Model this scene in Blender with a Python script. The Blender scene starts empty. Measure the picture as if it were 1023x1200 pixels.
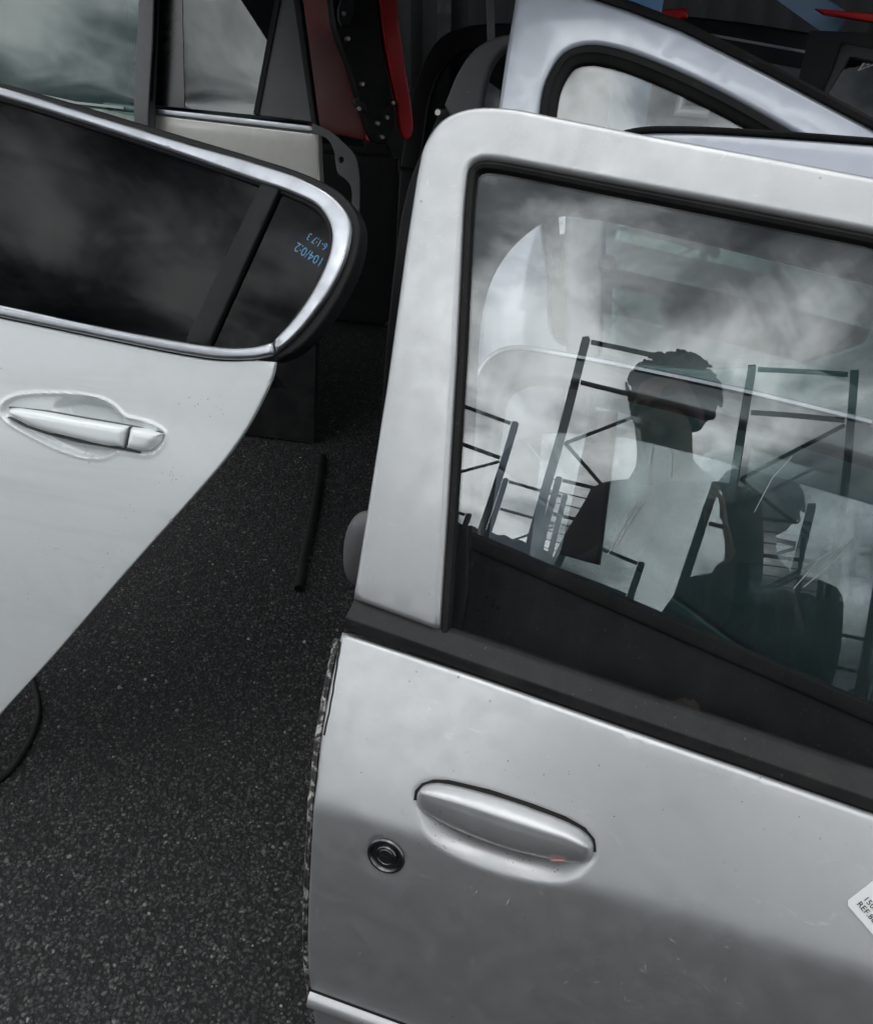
import bpy, bmesh, math, random
import numpy as np
from mathutils import Vector, Matrix
from mathutils.geometry import delaunay_2d_cdt

random.seed(7)
R = math.radians
SC = bpy.context.scene
COL = SC.collection

# ------------------------------------------------------------------ camera
CAM_H, PITCH, ROLL = 1.27, R(34), R(1.0)
FPX, IW, IH = 995.0, 1023.0, 1200.0
cam_d = bpy.data.cameras.new('camera')
cam = bpy.data.objects.new('camera', cam_d)
COL.objects.link(cam)
fw = Vector((0, math.cos(PITCH), -math.sin(PITCH)))
rt0 = Vector((1, 0, 0))
up0 = rt0.cross(fw)
rt = rt0 * math.cos(ROLL) + up0 * math.sin(ROLL)
up = rt.cross(fw)
cam.matrix_world = Matrix(((rt.x, up.x, -fw.x, 0), (rt.y, up.y, -fw.y, 0), (rt.z, up.z, -fw.z, CAM_H), (0, 0, 0, 1)))
cam_d.sensor_fit = 'HORIZONTAL'
cam_d.sensor_width = 36
cam_d.lens = 36 * FPX / IW
cam_d.clip_start = 0.03
cam_d.clip_end = 500
SC.camera = cam
EYE = np.array([0, 0, CAM_H])
RT, UP, FW = (np.array(v) for v in (rt, up, fw))

# ------------------------------------------------------------------ world
world = bpy.data.worlds.new('World')
SC.world = world
world.use_nodes = True
nt = world.node_tree
nt.nodes.clear()
SUN_EL, SUN_AZ = R(74), R(190)          # azimuth clockwise from +Y
def nd(t, kind, **kw):
    n = t.nodes.new(kind)
    for k, v in kw.items():
        setattr(n, k, v)
    return n
def setin(n, **kw):
    for k, v in kw.items():
        n.inputs[k.replace('_', ' ')].default_value = v
out = nd(nt, 'ShaderNodeOutputWorld')
bg = nd(nt, 'ShaderNodeBackground')
bg.inputs['Strength'].default_value = 0.1
sky = nd(nt, 'ShaderNodeTexSky', sky_type='NISHITA', sun_disc=False, sun_elevation=SUN_EL, sun_rotation=SUN_AZ)
tc = nd(nt, 'ShaderNodeTexCoord')
sep = nd(nt, 'ShaderNodeSeparateXYZ')
nt.links.new(tc.outputs['Generated'], sep.inputs[0])
def mth(t, op, a, b=None, c=None, clamp=False):
    n = nd(t, 'ShaderNodeMath', operation=op, use_clamp=clamp)
    for i, v in enumerate((a, b, c)):
        if v is None: continue
        if isinstance(v, (int, float)): n.inputs[i].default_value = v
        else: t.links.new(v, n.inputs[i])
    return n.outputs[0]
zc = mth(nt, 'ADD', mth(nt, 'MAXIMUM', sep.outputs[2], 0.0), 0.30)
comb = nd(nt, 'ShaderNodeCombineXYZ')
nt.links.new(mth(nt, 'DIVIDE', sep.outputs[0], zc), comb.inputs[0])
nt.links.new(mth(nt, 'DIVIDE', sep.outputs[1], zc), comb.inputs[1])
n1 = nd(nt, 'ShaderNodeTexNoise')
setin(n1, Scale=2.1, Detail=8.0, Roughness=0.50, Distortion=0.3)
n2 = nd(nt, 'ShaderNodeTexNoise')
setin(n2, Scale=6.0, Detail=7.0, Roughness=0.55, Distortion=0.6)
mp = nd(nt, 'ShaderNodeMapping')
mp.inputs['Location'].default_value = (17.81, 9.53, 0.4)
nt.links.new(comb.outputs[0], mp.inputs[0])
nt.links.new(mp.outputs[0], n1.inputs['Vector'])
nt.links.new(mp.outputs[0], n2.inputs['Vector'])
dens = mth(nt, 'ADD', mth(nt, 'MULTIPLY', n1.outputs[0], 0.72), mth(nt, 'MULTIPLY', n2.outputs[0], 0.28))
ramp = nd(nt, 'ShaderNodeValToRGB')
cr = ramp.color_ramp
cr.elements[0].position, cr.elements[0].color = 0.42, (2.2, 2.6, 3.0, 1)
cr.elements[1].position, cr.elements[1].color = 0.70, (105, 107, 107, 1)
for pos, c in ((0.47, (5.0, 5.6, 6.1, 1)), (0.515, (12, 12.8, 13.3, 1)), (0.555, (33, 34.6, 35.2, 1)), (0.60, (66, 68, 68.5, 1))):
    e = cr.elements.new(pos); e.color = c
nt.links.new(dens, ramp.inputs[0])
mix = nd(nt, 'ShaderNodeMix', data_type='RGBA')
mix.inputs[0].default_value = 0.9
nt.links.new(sky.outputs[0], mix.inputs[6])
nt.links.new(ramp.outputs[0], mix.inputs[7])
nt.links.new(mix.outputs[2], bg.inputs['Color'])
nt.links.new(bg.outputs[0], out.inputs['Surface'])

sun_d = bpy.data.lights.new('sun', 'SUN')
sun = bpy.data.objects.new('sun', sun_d)
COL.objects.link(sun)
sun_d.energy = 0.8
sun_d.angle = R(30)
sun_d.color = (1.0, 0.97, 0.93)
sdir = Vector((math.sin(SUN_AZ) * math.cos(SUN_EL), math.cos(SUN_AZ) * math.cos(SUN_EL), math.sin(SUN_EL)))
sun.rotation_euler = sdir.to_track_quat('Z', 'Y').to_euler()

vs = SC.view_settings
vs.view_transform = 'Standard'
vs.look = 'None'
vs.gamma = 1
vs.exposure = -0.5
vs.use_curve_mapping = False
SC.cycles.use_denoising = True
SC.cycles.max_bounces = 10
SC.cycles.transparent_max_bounces = 32
SC.cycles.glossy_bounces = 6
SC.cycles.caustics_reflective = False
SC.cycles.caustics_refractive = False

# ------------------------------------------------------------------ materials
MATS = {}
def new_mat(name):
    m = bpy.data.materials.new(name)
    m.use_nodes = True
    t = m.node_tree
    b = t.nodes['Principled BSDF']
    MATS[name] = m
    return m, t, b
def coords(t, scale=(1, 1, 1), loc=(0, 0, 0), rot=(0, 0, 0)):
    c = nd(t, 'ShaderNodeTexCoord')
    g = nd(t, 'ShaderNodeMapping')
    g.inputs['Scale'].default_value = scale
    g.inputs['Location'].default_value = loc
    g.inputs['Rotation'].default_value = rot
    t.links.new(c.outputs['Object'], g.inputs[0])
    return g.outputs[0]
def noise(t, vec, scale, detail=4.0, rough=0.55, dist=0.0):
    n = nd(t, 'ShaderNodeTexNoise')
    setin(n, Scale=scale, Detail=detail, Roughness=rough, Distortion=dist)
    t.links.new(vec, n.inputs['Vector'])
    return n.outputs[0]
def rampf(t, v, stops):
    n = nd(t, 'ShaderNodeValToRGB')
    e = n.color_ramp.elements
    while len(e) < len(stops): e.new(0.5)
    for k, (p, c) in enumerate(stops):
        e[k].position = p
        e[k].color = c if len(c) == 4 else (*c, 1)
    t.links.new(v, n.inputs[0])
    return n.outputs[0]
def rampv(t, v, a, b, lo=0.0, hi=1.0):
    n = nd(t, 'ShaderNodeMapRange', clamp=True)
    n.inputs[1].default_value, n.inputs[2].default_value = a, b
    n.inputs[3].default_value, n.inputs[4].default_value = lo, hi
    t.links.new(v, n.inputs[0])
    return n.outputs[0]
def mixc(t, f, a, b):
    n = nd(t, 'ShaderNodeMix', data_type='RGBA')
    for i, v in ((0, f), (6, a), (7, b)):
        if isinstance(v, (int, float)): n.inputs[i].default_value = v
        elif isinstance(v, tuple): n.inputs[i].default_value = (*v[:3], 1)
        else: t.links.new(v, n.inputs[i])
    return n.outputs[2]
def bump(t, b, h, strength=0.2, dist=0.001):
    n = nd(t, 'ShaderNodeBump')
    n.inputs['Strength'].default_value = strength
    n.inputs['Distance'].default_value = dist
    t.links.new(h, n.inputs['Height'])
    t.links.new(n.outputs[0], b.inputs['Normal'])

def paint(name, col, metallic=0.0, rough=0.4, coat=1.0, coat_rough=0.05, dirt=(0.30, 0.29, 0.26), dirt_amt=0.25, specks=0.5, scuffs=0.0, streaks=0.0, seed=0.0):
    m, t, b = new_mat(name)
    v = coords(t, loc=(seed, seed * 0.7, seed * 1.3))
    big = noise(t, v, 3.2, 5.0, 0.6, 0.4)
    fine = noise(t, v, 260.0, 2.0, 0.6)
    mid = noise(t, v, 38.0, 5.0, 0.65)
    film = mth(t, 'MULTIPLY', rampv(t, big, 0.42, 0.72), rampv(t, mid, 0.35, 0.75))
    c = mixc(t, mth(t, 'MULTIPLY', film, dirt_amt), col, dirt)
    if specks:
        sp = nd(t, 'ShaderNodeTexVoronoi')
        setin(sp, Scale=55.0, Randomness=1.0)
        t.links.new(v, sp.inputs['Vector'])
        gate = noise(t, v, 9.0, 2.0)
        near = rampv(t, sp.outputs['Distance'], 0.03, 0.10, 1.0, 0.0)
        c = mixc(t, mth(t, 'MULTIPLY', mth(t, 'MULTIPLY', near, rampv(t, gate, 0.56, 0.68)), specks), c, (0.06, 0.055, 0.05))
    if scuffs:
        w = coords(t, scale=(1.0, 1.0, 2.4), rot=(0.4, 0.3, 0.9), loc=(seed, 0, 0))
        a = noise(t, w, 21.0, 8.0, 0.78, 1.6)
        g2 = noise(t, v, 5.5, 3.0)
        mk = mth(t, 'MULTIPLY', rampv(t, a, 0.60, 0.68), rampv(t, g2, 0.44, 0.62))
        c = mixc(t, mth(t, 'MULTIPLY', mk, scuffs), c, (0.72, 0.73, 0.72))
        a3 = noise(t, coords(t, scale=(1, 1, 0.55), rot=(0.2, 0.7, 0.1), loc=(seed, 2, 0)), 62.0, 5.0, 0.7, 2.2)
        mk = mth(t, 'MULTIPLY', rampv(t, a3, 0.64, 0.70), rampv(t, noise(t, v, 7.5, 2.0), 0.50, 0.60))
        c = mixc(t, mth(t, 'MULTIPLY', mk, scuffs * 0.8), c, (0.62, 0.63, 0.62))
    if streaks:
        w = coords(t, scale=(1.3, 1.3, 17.0), rot=(0, R(-10), 0), loc=(seed, 0, 0))
        a = noise(t, w, 1.7, 7.0, 0.66, 0.5)
        g2 = rampv(t, noise(t, v, 2.6, 3.0), 0.40, 0.62)
        mk = mth(t, 'MULTIPLY', rampv(t, a, 0.47, 0.68), g2)
        c = mixc(t, mth(t, 'MULTIPLY', mk, streaks), c, (0.58, 0.60, 0.55))
    t.links.new(c, b.inputs['Base Color'])
    b.inputs['Metallic'].default_value = metallic
    t.links.new(rampv(t, mid, 0.3, 0.75, rough * 0.9, rough * 1.2), b.inputs['Roughness'])
    b.inputs['Coat Weight'].default_value = coat
    b.inputs['Coat IOR'].default_value = 1.6
    t.links.new(rampv(t, mth(t, 'MULTIPLY', big, mid), 0.12, 0.42, coat_rough, coat_rough * 2.2), b.inputs['Coat Roughness'])
    bump(t, b, fine, 0.05, 0.0004)
    return m

def plastic(name, col, rough=0.5, dust=0.15, grain=0.15, spec=0.5):
    m, t, b = new_mat(name)
    v = coords(t)
    big = noise(t, v, 14.0, 6.0, 0.65)
    fine = noise(t, v, 420.0, 2.0, 0.6)
    dusty = mth(t, 'MULTIPLY', rampv(t, big, 0.45, 0.75), dust)
    c = mixc(t, dusty, col, (0.22, 0.21, 0.19))
    spk = rampv(t, noise(t, v, 240.0, 1.0), 0.72, 0.77)
    c = mixc(t, mth(t, 'MULTIPLY', spk, dust), c, (0.45, 0.44, 0.41))
    t.links.new(c, b.inputs['Base Color'])
    t.links.new(rampv(t, big, 0.3, 0.7, rough * 0.85, min(1, rough * 1.25)), b.inputs['Roughness'])
    b.inputs['Specular IOR Level'].default_value = spec
    bump(t, b, fine, grain, 0.0006)
    return m

def glass(name, tint, f0=0.06, dust=0.03):
    """thin automotive glass: straight-through tint, mirror reflection by angle, a film of dust"""
    m = bpy.data.materials.new(name)
    m.use_nodes = True
    t = m.node_tree
    t.nodes.clear()
    o = nd(t, 'ShaderNodeOutputMaterial')
    tr = nd(t, 'ShaderNodeBsdfTransparent')
    tr.inputs[0].default_value = (*tint, 1)
    gl = nd(t, 'ShaderNodeBsdfGlossy')
    gl.inputs['Roughness'].default_value = 0.0
    wav = nd(t, 'ShaderNodeBump')
    wav.inputs['Strength'].default_value = 1.0
    wav.inputs['Distance'].default_value = 0.00035
    t.links.new(noise(t, coords(t), 5.0, 1.0, 0.4), wav.inputs['Height'])
    t.links.new(wav.outputs[0], gl.inputs['Normal'])
    df = nd(t, 'ShaderNodeBsdfDiffuse')
    df.inputs[0].default_value = (0.42, 0.41, 0.38, 1)
    lw = nd(t, 'ShaderNodeLayerWeight')
    lw.inputs[0].default_value = 0.5
    f = mth(t, 'ADD', mth(t, 'MULTIPLY', mth(t, 'POWER', lw.outputs['Facing'], 5.0), 1 - f0), f0)
    mx = nd(t, 'ShaderNodeMixShader')
    t.links.new(f, mx.inputs[0])
    t.links.new(tr.outputs[0], mx.inputs[1])
    t.links.new(gl.outputs[0], mx.inputs[2])
    v = coords(t)
    dn = mth(t, 'MULTIPLY', rampv(t, noise(t, v, 5.0, 6.0, 0.65), 0.35, 0.8), dust)
    sp = rampv(t, noise(t, v, 240.0, 1.0), 0.735, 0.76)
    dn = mth(t, 'ADD', dn, mth(t, 'MULTIPLY', sp, dust * 4.0))
    m2 = nd(t, 'ShaderNodeMixShader')
    t.links.new(dn, m2.inputs[0])
    t.links.new(mx.outputs[0], m2.inputs[1])
    t.links.new(df.outputs[0], m2.inputs[2])
    t.links.new(m2.outputs[0], o.inputs[0])
    MATS[name] = m
    return m

def metal(name, col, rough=0.25, wear=0.2, metallic=1.0):
    m, t, b = new_mat(name)
    v = coords(t)
    n = noise(t, v, 30.0, 5.0, 0.6)
    c = mixc(t, mth(t, 'MULTIPLY', rampv(t, n, 0.5, 0.8), wear), col, (0.2, 0.19, 0.18))
    t.links.new(c, b.inputs['Base Color'])
    b.inputs['Metallic'].default_value = metallic
    t.links.new(rampv(t, n, 0.3, 0.7, rough * 0.8, rough * 1.4), b.inputs['Roughness'])
    bump(t, b, noise(t, v, 300.0), 0.05, 0.0005)
    return m

paint('silver_paint', (0.515, 0.52, 0.53), 0.80, 0.50, 0.75, 0.14, dirt_amt=0.22, specks=0.8, scuffs=0.8)
paint('silver_blue_paint', (0.45, 0.475, 0.54), 0.55, 0.5, 1.0, 0.06, dirt_amt=0.25, specks=0.4, seed=4.0)
paint('white_paint', (0.89, 0.915, 0.925), 0.0, 0.40, 1.0, 0.05, dirt=(0.55, 0.55, 0.48), dirt_amt=0.3, specks=0.5, streaks=0.32, seed=2.0)
paint('beige_paint', (0.66, 0.64, 0.60), 0.4, 0.42, 1.0, 0.06, dirt_amt=0.3, seed=6.0)
paint('grey_paint', (0.25, 0.26, 0.28), 0.4, 0.45, 0.8, 0.08, dirt_amt=0.3, seed=8.0)
paint('dark_grey_paint', (0.06, 0.065, 0.07), 0.2, 0.45, 0.8, 0.1, dirt_amt=0.2, seed=9.0)
paint('red_paint', (0.55, 0.010, 0.014), 0.0, 0.5, 0.10, 0.1, dirt=(0.2, 0.05, 0.05), dirt_amt=0.2, specks=0.2, seed=11.0)
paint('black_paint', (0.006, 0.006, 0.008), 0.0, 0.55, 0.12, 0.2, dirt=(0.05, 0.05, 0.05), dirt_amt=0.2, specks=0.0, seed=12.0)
paint('blue_paint', (0.10, 0.25, 0.45), 0.0, 0.5, 0.3, 0.2, dirt_amt=0.4, seed=13.0)
plastic('black_plastic', (0.010, 0.010, 0.011), 0.55, 0.08, spec=0.3)
plastic('black_rubber', (0.007, 0.007, 0.007), 0.65, 0.08, spec=0.3)
plastic('dusty_rubber', (0.010, 0.010, 0.011), 0.6, 0.12, spec=0.35)
plastic('gloss_black', (0.008, 0.008, 0.010), 0.22, 0.06, 0.03)
plastic('grey_plastic', (0.10, 0.10, 0.105), 0.5, 0.3)
plastic('trim_grey', (0.17, 0.18, 0.19), 0.6, 0.2)
plastic('pale_trim', (0.42, 0.44, 0.44), 0.6, 0.2)
metal('satin_chrome', (0.46, 0.47, 0.50), 0.34, 0.2)
metal('dull_silver', (0.62, 0.63, 0.65), 0.35, 0.15)
metal('dark_steel', (0.03, 0.03, 0.033), 0.6, 0.3, 0.3)
metal('lock_metal', (0.16, 0.16, 0.165), 0.30, 0.3)
metal('bolt_steel', (0.55, 0.54, 0.52), 0.35, 0.3)
plastic('sticker_white', (0.78, 0.79, 0.80), 0.45, 0.05, 0.02)
plastic('ink_black', (0.006, 0.006, 0.007), 0.8, 0.0, 0.0, spec=0.05)
plastic('ink_blue', (0.10, 0.30, 0.52), 0.6, 0.0, 0.0)
plastic('scuff_grey', (0.44, 0.44, 0.435), 0.7, 0.0, 0.0)
plastic('scratch_white', (0.62, 0.63, 0.64), 0.6, 0.0, 0.0)
plastic('fence_dark', (0.010, 0.011, 0.012), 0.8, 0.05)
plastic('cloth_black', (0.014, 0.015, 0.018), 0.9, 0.1, 0.4)
plastic('cloth_navy', (0.03, 0.035, 0.05), 0.9, 0.1, 0.4)
plastic('skin', (0.34, 0.20, 0.14), 0.5, 0.0, 0.05)
plastic('hair', (0.015, 0.011, 0.009), 0.6, 0.0, 0.3)
plastic('red_rubbed', (0.45, 0.22, 0.20), 0.5, 0.1, 0.0)
glass('clear_glass', (0.88, 0.905, 0.91), 0.075, 0.008)
glass('privacy_glass', (0.09, 0.105, 0.125), 0.012, 0.004)
glass('green_glass', (0.64, 0.74, 0.72), 0.045, 0.02)
glass('smoke_glass', (0.45, 0.50, 0.50), 0.045, 0.02)

# chipped hem: bare black sealer, chalky white and rust flecks
m, t, b = new_mat('chipped_edge')
v = coords(t, scale=(1, 1, 0.6))
a = noise(t, v, 95.0, 7.0, 0.75, 0.8)
t.links.new(rampf(t, a, [(0.40, (0.012, 0.012, 0.012)), (0.50, (0.05, 0.045, 0.04)), (0.555, (0.35, 0.34, 0.33)), (0.66, (0.62, 0.62, 0.62))]), b.inputs['Base Color'])
b.inputs['Roughness'].default_value = 0.7
bump(t, b, a, 0.6, 0.003)

# asphalt
m, t, b = new_mat('asphalt')
v = coords(t)
vor = nd(t, 'ShaderNodeTexVoronoi')
setin(vor, Scale=165.0, Randomness=1.0)
warp = nd(t, 'ShaderNodeTexNoise'); setin(warp, Scale=90.0, Detail=3.0)
t.links.new(v, warp.inputs['Vector'])
wv = nd(t, 'ShaderNodeMix', data_type='VECTOR'); wv.inputs[0].default_value = 0.012
t.links.new(v, wv.inputs[4]); t.links.new(warp.outputs['Color'], wv.inputs[5])
t.links.new(wv.outputs[1], vor.inputs['Vector'])
cellv = nd(t, 'ShaderNodeSeparateColor'); t.links.new(vor.outputs['Color'], cellv.inputs[0])
stone = rampf(t, cellv.outputs[0], [(0.0, (0.028, 0.028, 0.029)), (0.5, (0.050, 0.050, 0.051)), (0.86, (0.085, 0.084, 0.08)), (0.965, (0.12, 0.118, 0.11)), (1.0, (0.22, 0.215, 0.20))])
edge = rampv(t, vor.outputs['Distance'], 0.32, 0.62)
big = noise(t, v, 2.2, 5.0)
c = mixc(t, edge, stone, (0.015, 0.015, 0.0155))
c = mixc(t, rampv(t, big, 0.4, 0.75, 0.0, 0.5), c, (0.020, 0.020, 0.020))
sand = rampv(t, noise(t, v, 900.0, 2.0), 0.62, 0.72)
c = mixc(t, mth(t, 'MULTIPLY', sand, 0.35), c, (0.16, 0.155, 0.145))
t.links.new(c, b.inputs['Base Color'])
b.inputs['Roughness'].default_value = 0.85
b.inputs['Specular IOR Level'].default_value = 0.3
hh = mth(t, 'SUBTRACT', mth(t, 'MULTIPLY', noise(t, v, 260.0, 4.0, 0.6), 0.6), mth(t, 'MULTIPLY', vor.outputs['Distance'], 1.1))
bump(t, b, hh, 0.9, 0.004)

# stone chips: one colour for each chip
m, t, b = new_mat('stone_chip')
at = nd(t, 'ShaderNodeAttribute'); at.attribute_name = 'tone'
t.links.new(rampf(t, at.outputs['Fac'], [(0.0, (0.05, 0.05, 0.05)), (0.6, (0.10, 0.098, 0.094)), (0.9, (0.19, 0.187, 0.18)), (1.0, (0.36, 0.355, 0.34))]), b.inputs['Base Color'])
b.inputs['Roughness'].default_value = 0.75

# ------------------------------------------------------------------ things, parts
def tag(o, label=None, cat=None, group=None, kind=None):
    for k, v in (('label', label), ('category', cat), ('group', group), ('kind', kind)):
        if v: o[k] = v
    return o
def thing(name, loc, label, cat, group=None):
    o = bpy.data.objects.new(name, None)
    o.location = loc
    o.empty_display_size = 0.05
    COL.objects.link(o)
    return tag(o, label, cat, group)
def root_loc(p):
    v = Vector((0, 0, 0))
    while p is not None:
        v = v + p.location
        p = p.parent
    return v
def link(name, verts, faces, mat, parent=None, smooth=True, sharp=38):
    base = root_loc(parent)
    me = bpy.data.meshes.new(name)
    me.from_pydata([tuple(Vector(v) - base) for v in verts], [], faces)
    me.update()
    if isinstance(mat, str): mat = MATS[mat]
    me.materials.append(mat)
    if smooth:
        me.polygons.foreach_set('use_smooth', [True] * len(me.polygons))
        me.set_sharp_from_angle(angle=R(sharp))
    o = bpy.data.objects.new(name, me)
    COL.objects.link(o)
    o.parent = parent
    return o
def bm_link(name, bm, mat, parent=None, smooth=True, sharp=38):
    bm.verts.index_update()
    vs_ = [v.co.copy() for v in bm.verts]
    fs = [[v.index for v in f.verts] for f in bm.faces]
    bm.free()
    return link(name, vs_, fs, mat, parent, smooth, sharp)

# ------------------------------------------------------------------ 2D helpers
def resample(pts, step, closed=True):
    pts = np.asarray(pts, float)
    if closed: pts = np.vstack([pts, pts[:1]])
    outp = []
    for a, b_ in zip(pts[:-1], pts[1:]):
        n = max(1, int(math.ceil(np.hypot(*(b_ - a)) / step)))
        for k in range(n): outp.append(a + (b_ - a) * k / n)
    if not closed: outp.append(pts[-1])
    return np.array(outp)
def smooth_path(pts, n=6, closed=False):
    """Catmull-Rom through the points"""
    p = [np.asarray(q, float) for q in pts]
    m_ = len(p)
    res = []
    rng = range(m_) if closed else range(m_ - 1)
    for i in rng:
        if closed: a, b_, c_, d_ = p[(i - 1) % m_], p[i], p[(i + 1) % m_], p[(i + 2) % m_]
        else:
            b_, c_ = p[i], p[i + 1]
            a = p[i - 1] if i > 0 else 2 * b_ - c_
            d_ = p[i + 2] if i + 2 < m_ else 2 * c_ - b_
        # centripetal
        t0 = 0.0
        t1 = t0 + max(1e-6, np.hypot(*(b_ - a))) ** 0.5
        t2 = t1 + max(1e-6, np.hypot(*(c_ - b_))) ** 0.5
        t3 = t2 + max(1e-6, np.hypot(*(d_ - c_))) ** 0.5
        for k in range(n):
            t_ = t1 + (t2 - t1) * k / n
            A1 = (t1 - t_) / (t1 - t0) * a + (t_ - t0) / (t1 - t0) * b_
            A2 = (t2 - t_) / (t2 - t1) * b_ + (t_ - t1) / (t2 - t1) * c_
            A3 = (t3 - t_) / (t3 - t2) * c_ + (t_ - t2) / (t3 - t2) * d_
            B1 = (t2 - t_) / (t2 - t0) * A1 + (t_ - t0) / (t2 - t0) * A2
            B2 = (t3 - t_) / (t3 - t1) * A2 + (t_ - t1) / (t3 - t1) * A3
            res.append((t2 - t_) / (t2 - t1) * B1 + (t_ - t1) / (t2 - t1) * B2)
    if not closed: res.append(p[-1])
    return [tuple(q) for q in res]
def inside(P, poly):
    P = np.asarray(P); poly = np.asarray(poly)
    x, y = P[:, 0], P[:, 1]
    r = np.zeros(len(P), bool)
    a = poly; b_ = np.roll(poly, -1, 0)
    for (x0, y0), (x1, y1) in zip(a, b_):
        if y0 == y1: continue
        hit = ((y0 > y) != (y1 > y)) & (x < (x1 - x0) * (y - y0) / (y1 - y0) + x0)
        r ^= hit
    return r
def pdist(P, poly, closed=True):
    P = np.asarray(P); poly = np.asarray(poly)
    a = poly; b_ = np.roll(poly, -1, 0)
    if not closed: a, b_ = poly[:-1], poly[1:]
    best = np.full(len(P), 1e9)
    for p0, p1 in zip(a, b_):
        d_ = p1 - p0
        L = d_ @ d_
        if L < 1e-14: continue
        t_ = np.clip(((P - p0) @ d_) / L, 0, 1)
        q = P - (p0 + t_[:, None] * d_)
        best = np.minimum(best, np.hypot(q[:, 0], q[:, 1]))
    return best
def area2(poly):
    p = np.asarray(poly); q = np.roll(p, -1, 0)
    return 0.5 * np.sum(p[:, 0] * q[:, 1] - p[:, 1] * q[:, 0])
def inset_ring(poly, dist):
    """points DIST to the left of a counter-clockwise ring"""
    p = np.asarray(poly)
    tn = np.roll(p, -1, 0) - np.roll(p, 1, 0)
    tn /= np.maximum(1e-9, np.hypot(tn[:, 0], tn[:, 1]))[:, None]
    return p + np.stack([-tn[:, 1], tn[:, 0]], 1) * dist

# ------------------------------------------------------------------ surface of a leaning door
def ray(px, py):
    d_ = RT * ((px - IW / 2) / FPX) - UP * ((py - IH / 2) / FPX) + FW
    return d_ / np.linalg.norm(d_)
class Sheet:
    """a surface swept along one axis: u runs along it, s up it, d out of it. knots: (s, lean from vertical in degrees)"""
    def __init__(self, origin, yaw, knots, roll=0.0):
        self.O = np.array(origin, float)
        y, r_ = R(yaw), R(roll)
        h = np.array([math.cos(y), math.sin(y), 0.0]); z = np.array([0, 0, 1.0])
        self.w = np.array([math.sin(y), -math.cos(y), 0.0])
        self.h = h * math.cos(r_) - z * math.sin(r_)
        self.v = z * math.cos(r_) + h * math.sin(r_)
        ss = np.arange(-1.6, 1.6001, 0.002)
        ks = sorted(knots)
        ph = np.radians(np.interp(ss, [k[0] for k in ks], [k[1] for k in ks]))
        k = np.ones(5) / 5
        ph = np.convolve(np.pad(ph, 2, mode='edge'), k, 'valid')
        i0 = np.argmin(abs(ss))
        A = -np.cumsum(np.sin(ph)) * 0.002
        Z = np.cumsum(np.cos(ph)) * 0.002
        self.s, self.ph, self.A, self.Z = ss, ph, A - A[i0], Z - Z[i0]
    def pts(self, us, d=0.0):
        us = np.asarray(us, float).reshape(-1, 2)
        d = np.broadcast_to(d, len(us))
        A = np.interp(us[:, 1], self.s, self.A); Z = np.interp(us[:, 1], self.s, self.Z); ph = np.interp(us[:, 1], self.s, self.ph)
        return (self.O + us[:, :1] * self.h + (A + d * np.cos(ph))[:, None] * self.w + (Z + d * np.sin(ph))[:, None] * self.v)
    def pt(self, u, s, d=0.0): return self.pts([(u, s)], d)[0]
    def normal(self, s):
        ph = np.interp(s, self.s, self.ph)
        return self.w * math.cos(ph) + self.v * math.sin(ph)
    def _side(self, P):
        q = P - self.O
        a, z = q @ self.w, q @ self.v
        i = np.argmin((self.A - a) ** 2 + (self.Z - z) ** 2)
        da, dz = a - self.A[i], z - self.Z[i]
        ph = self.ph[i]
        return da * math.cos(ph) + dz * math.sin(ph), self.s[i] - da * math.sin(ph) + dz * math.cos(ph), q @ self.h
    def us(self, px, py, d=0.0):
        dr = ray(px, py)
        t0, t1 = 0.2, None
        f0 = self._side(EYE + dr * t0)[0] - d
        t_ = t0
        while t_ < 9:
            t_ += 0.05
            if self._side(EYE + dr * t_)[0] - d < 0:
                t1 = t_; t0 = t_ - 0.05
                break
        if t1 is None: raise ValueError('no hit %s %s' % (px, py))
        for _ in range(18):
            tm = (t0 + t1) / 2
            if self._side(EYE + dr * tm)[0] - d > 0: t0 = tm
            else: t1 = tm
        _, s, u = self._side(EYE + dr * t1)
        return (float(u), float(s))
    def path(self, pxs, d=0.0, smooth=0, closed=False):
        p = [self.us(x, y, d) for x, y in pxs]
        return smooth_path(p, smooth, closed) if smooth else p
    def s_at_z(self, z, u=0.0):
        zz = self.O[2] + u * self.h[2] + self.Z * self.v[2]
        return float(np.interp(z, zz, self.s))

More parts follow.
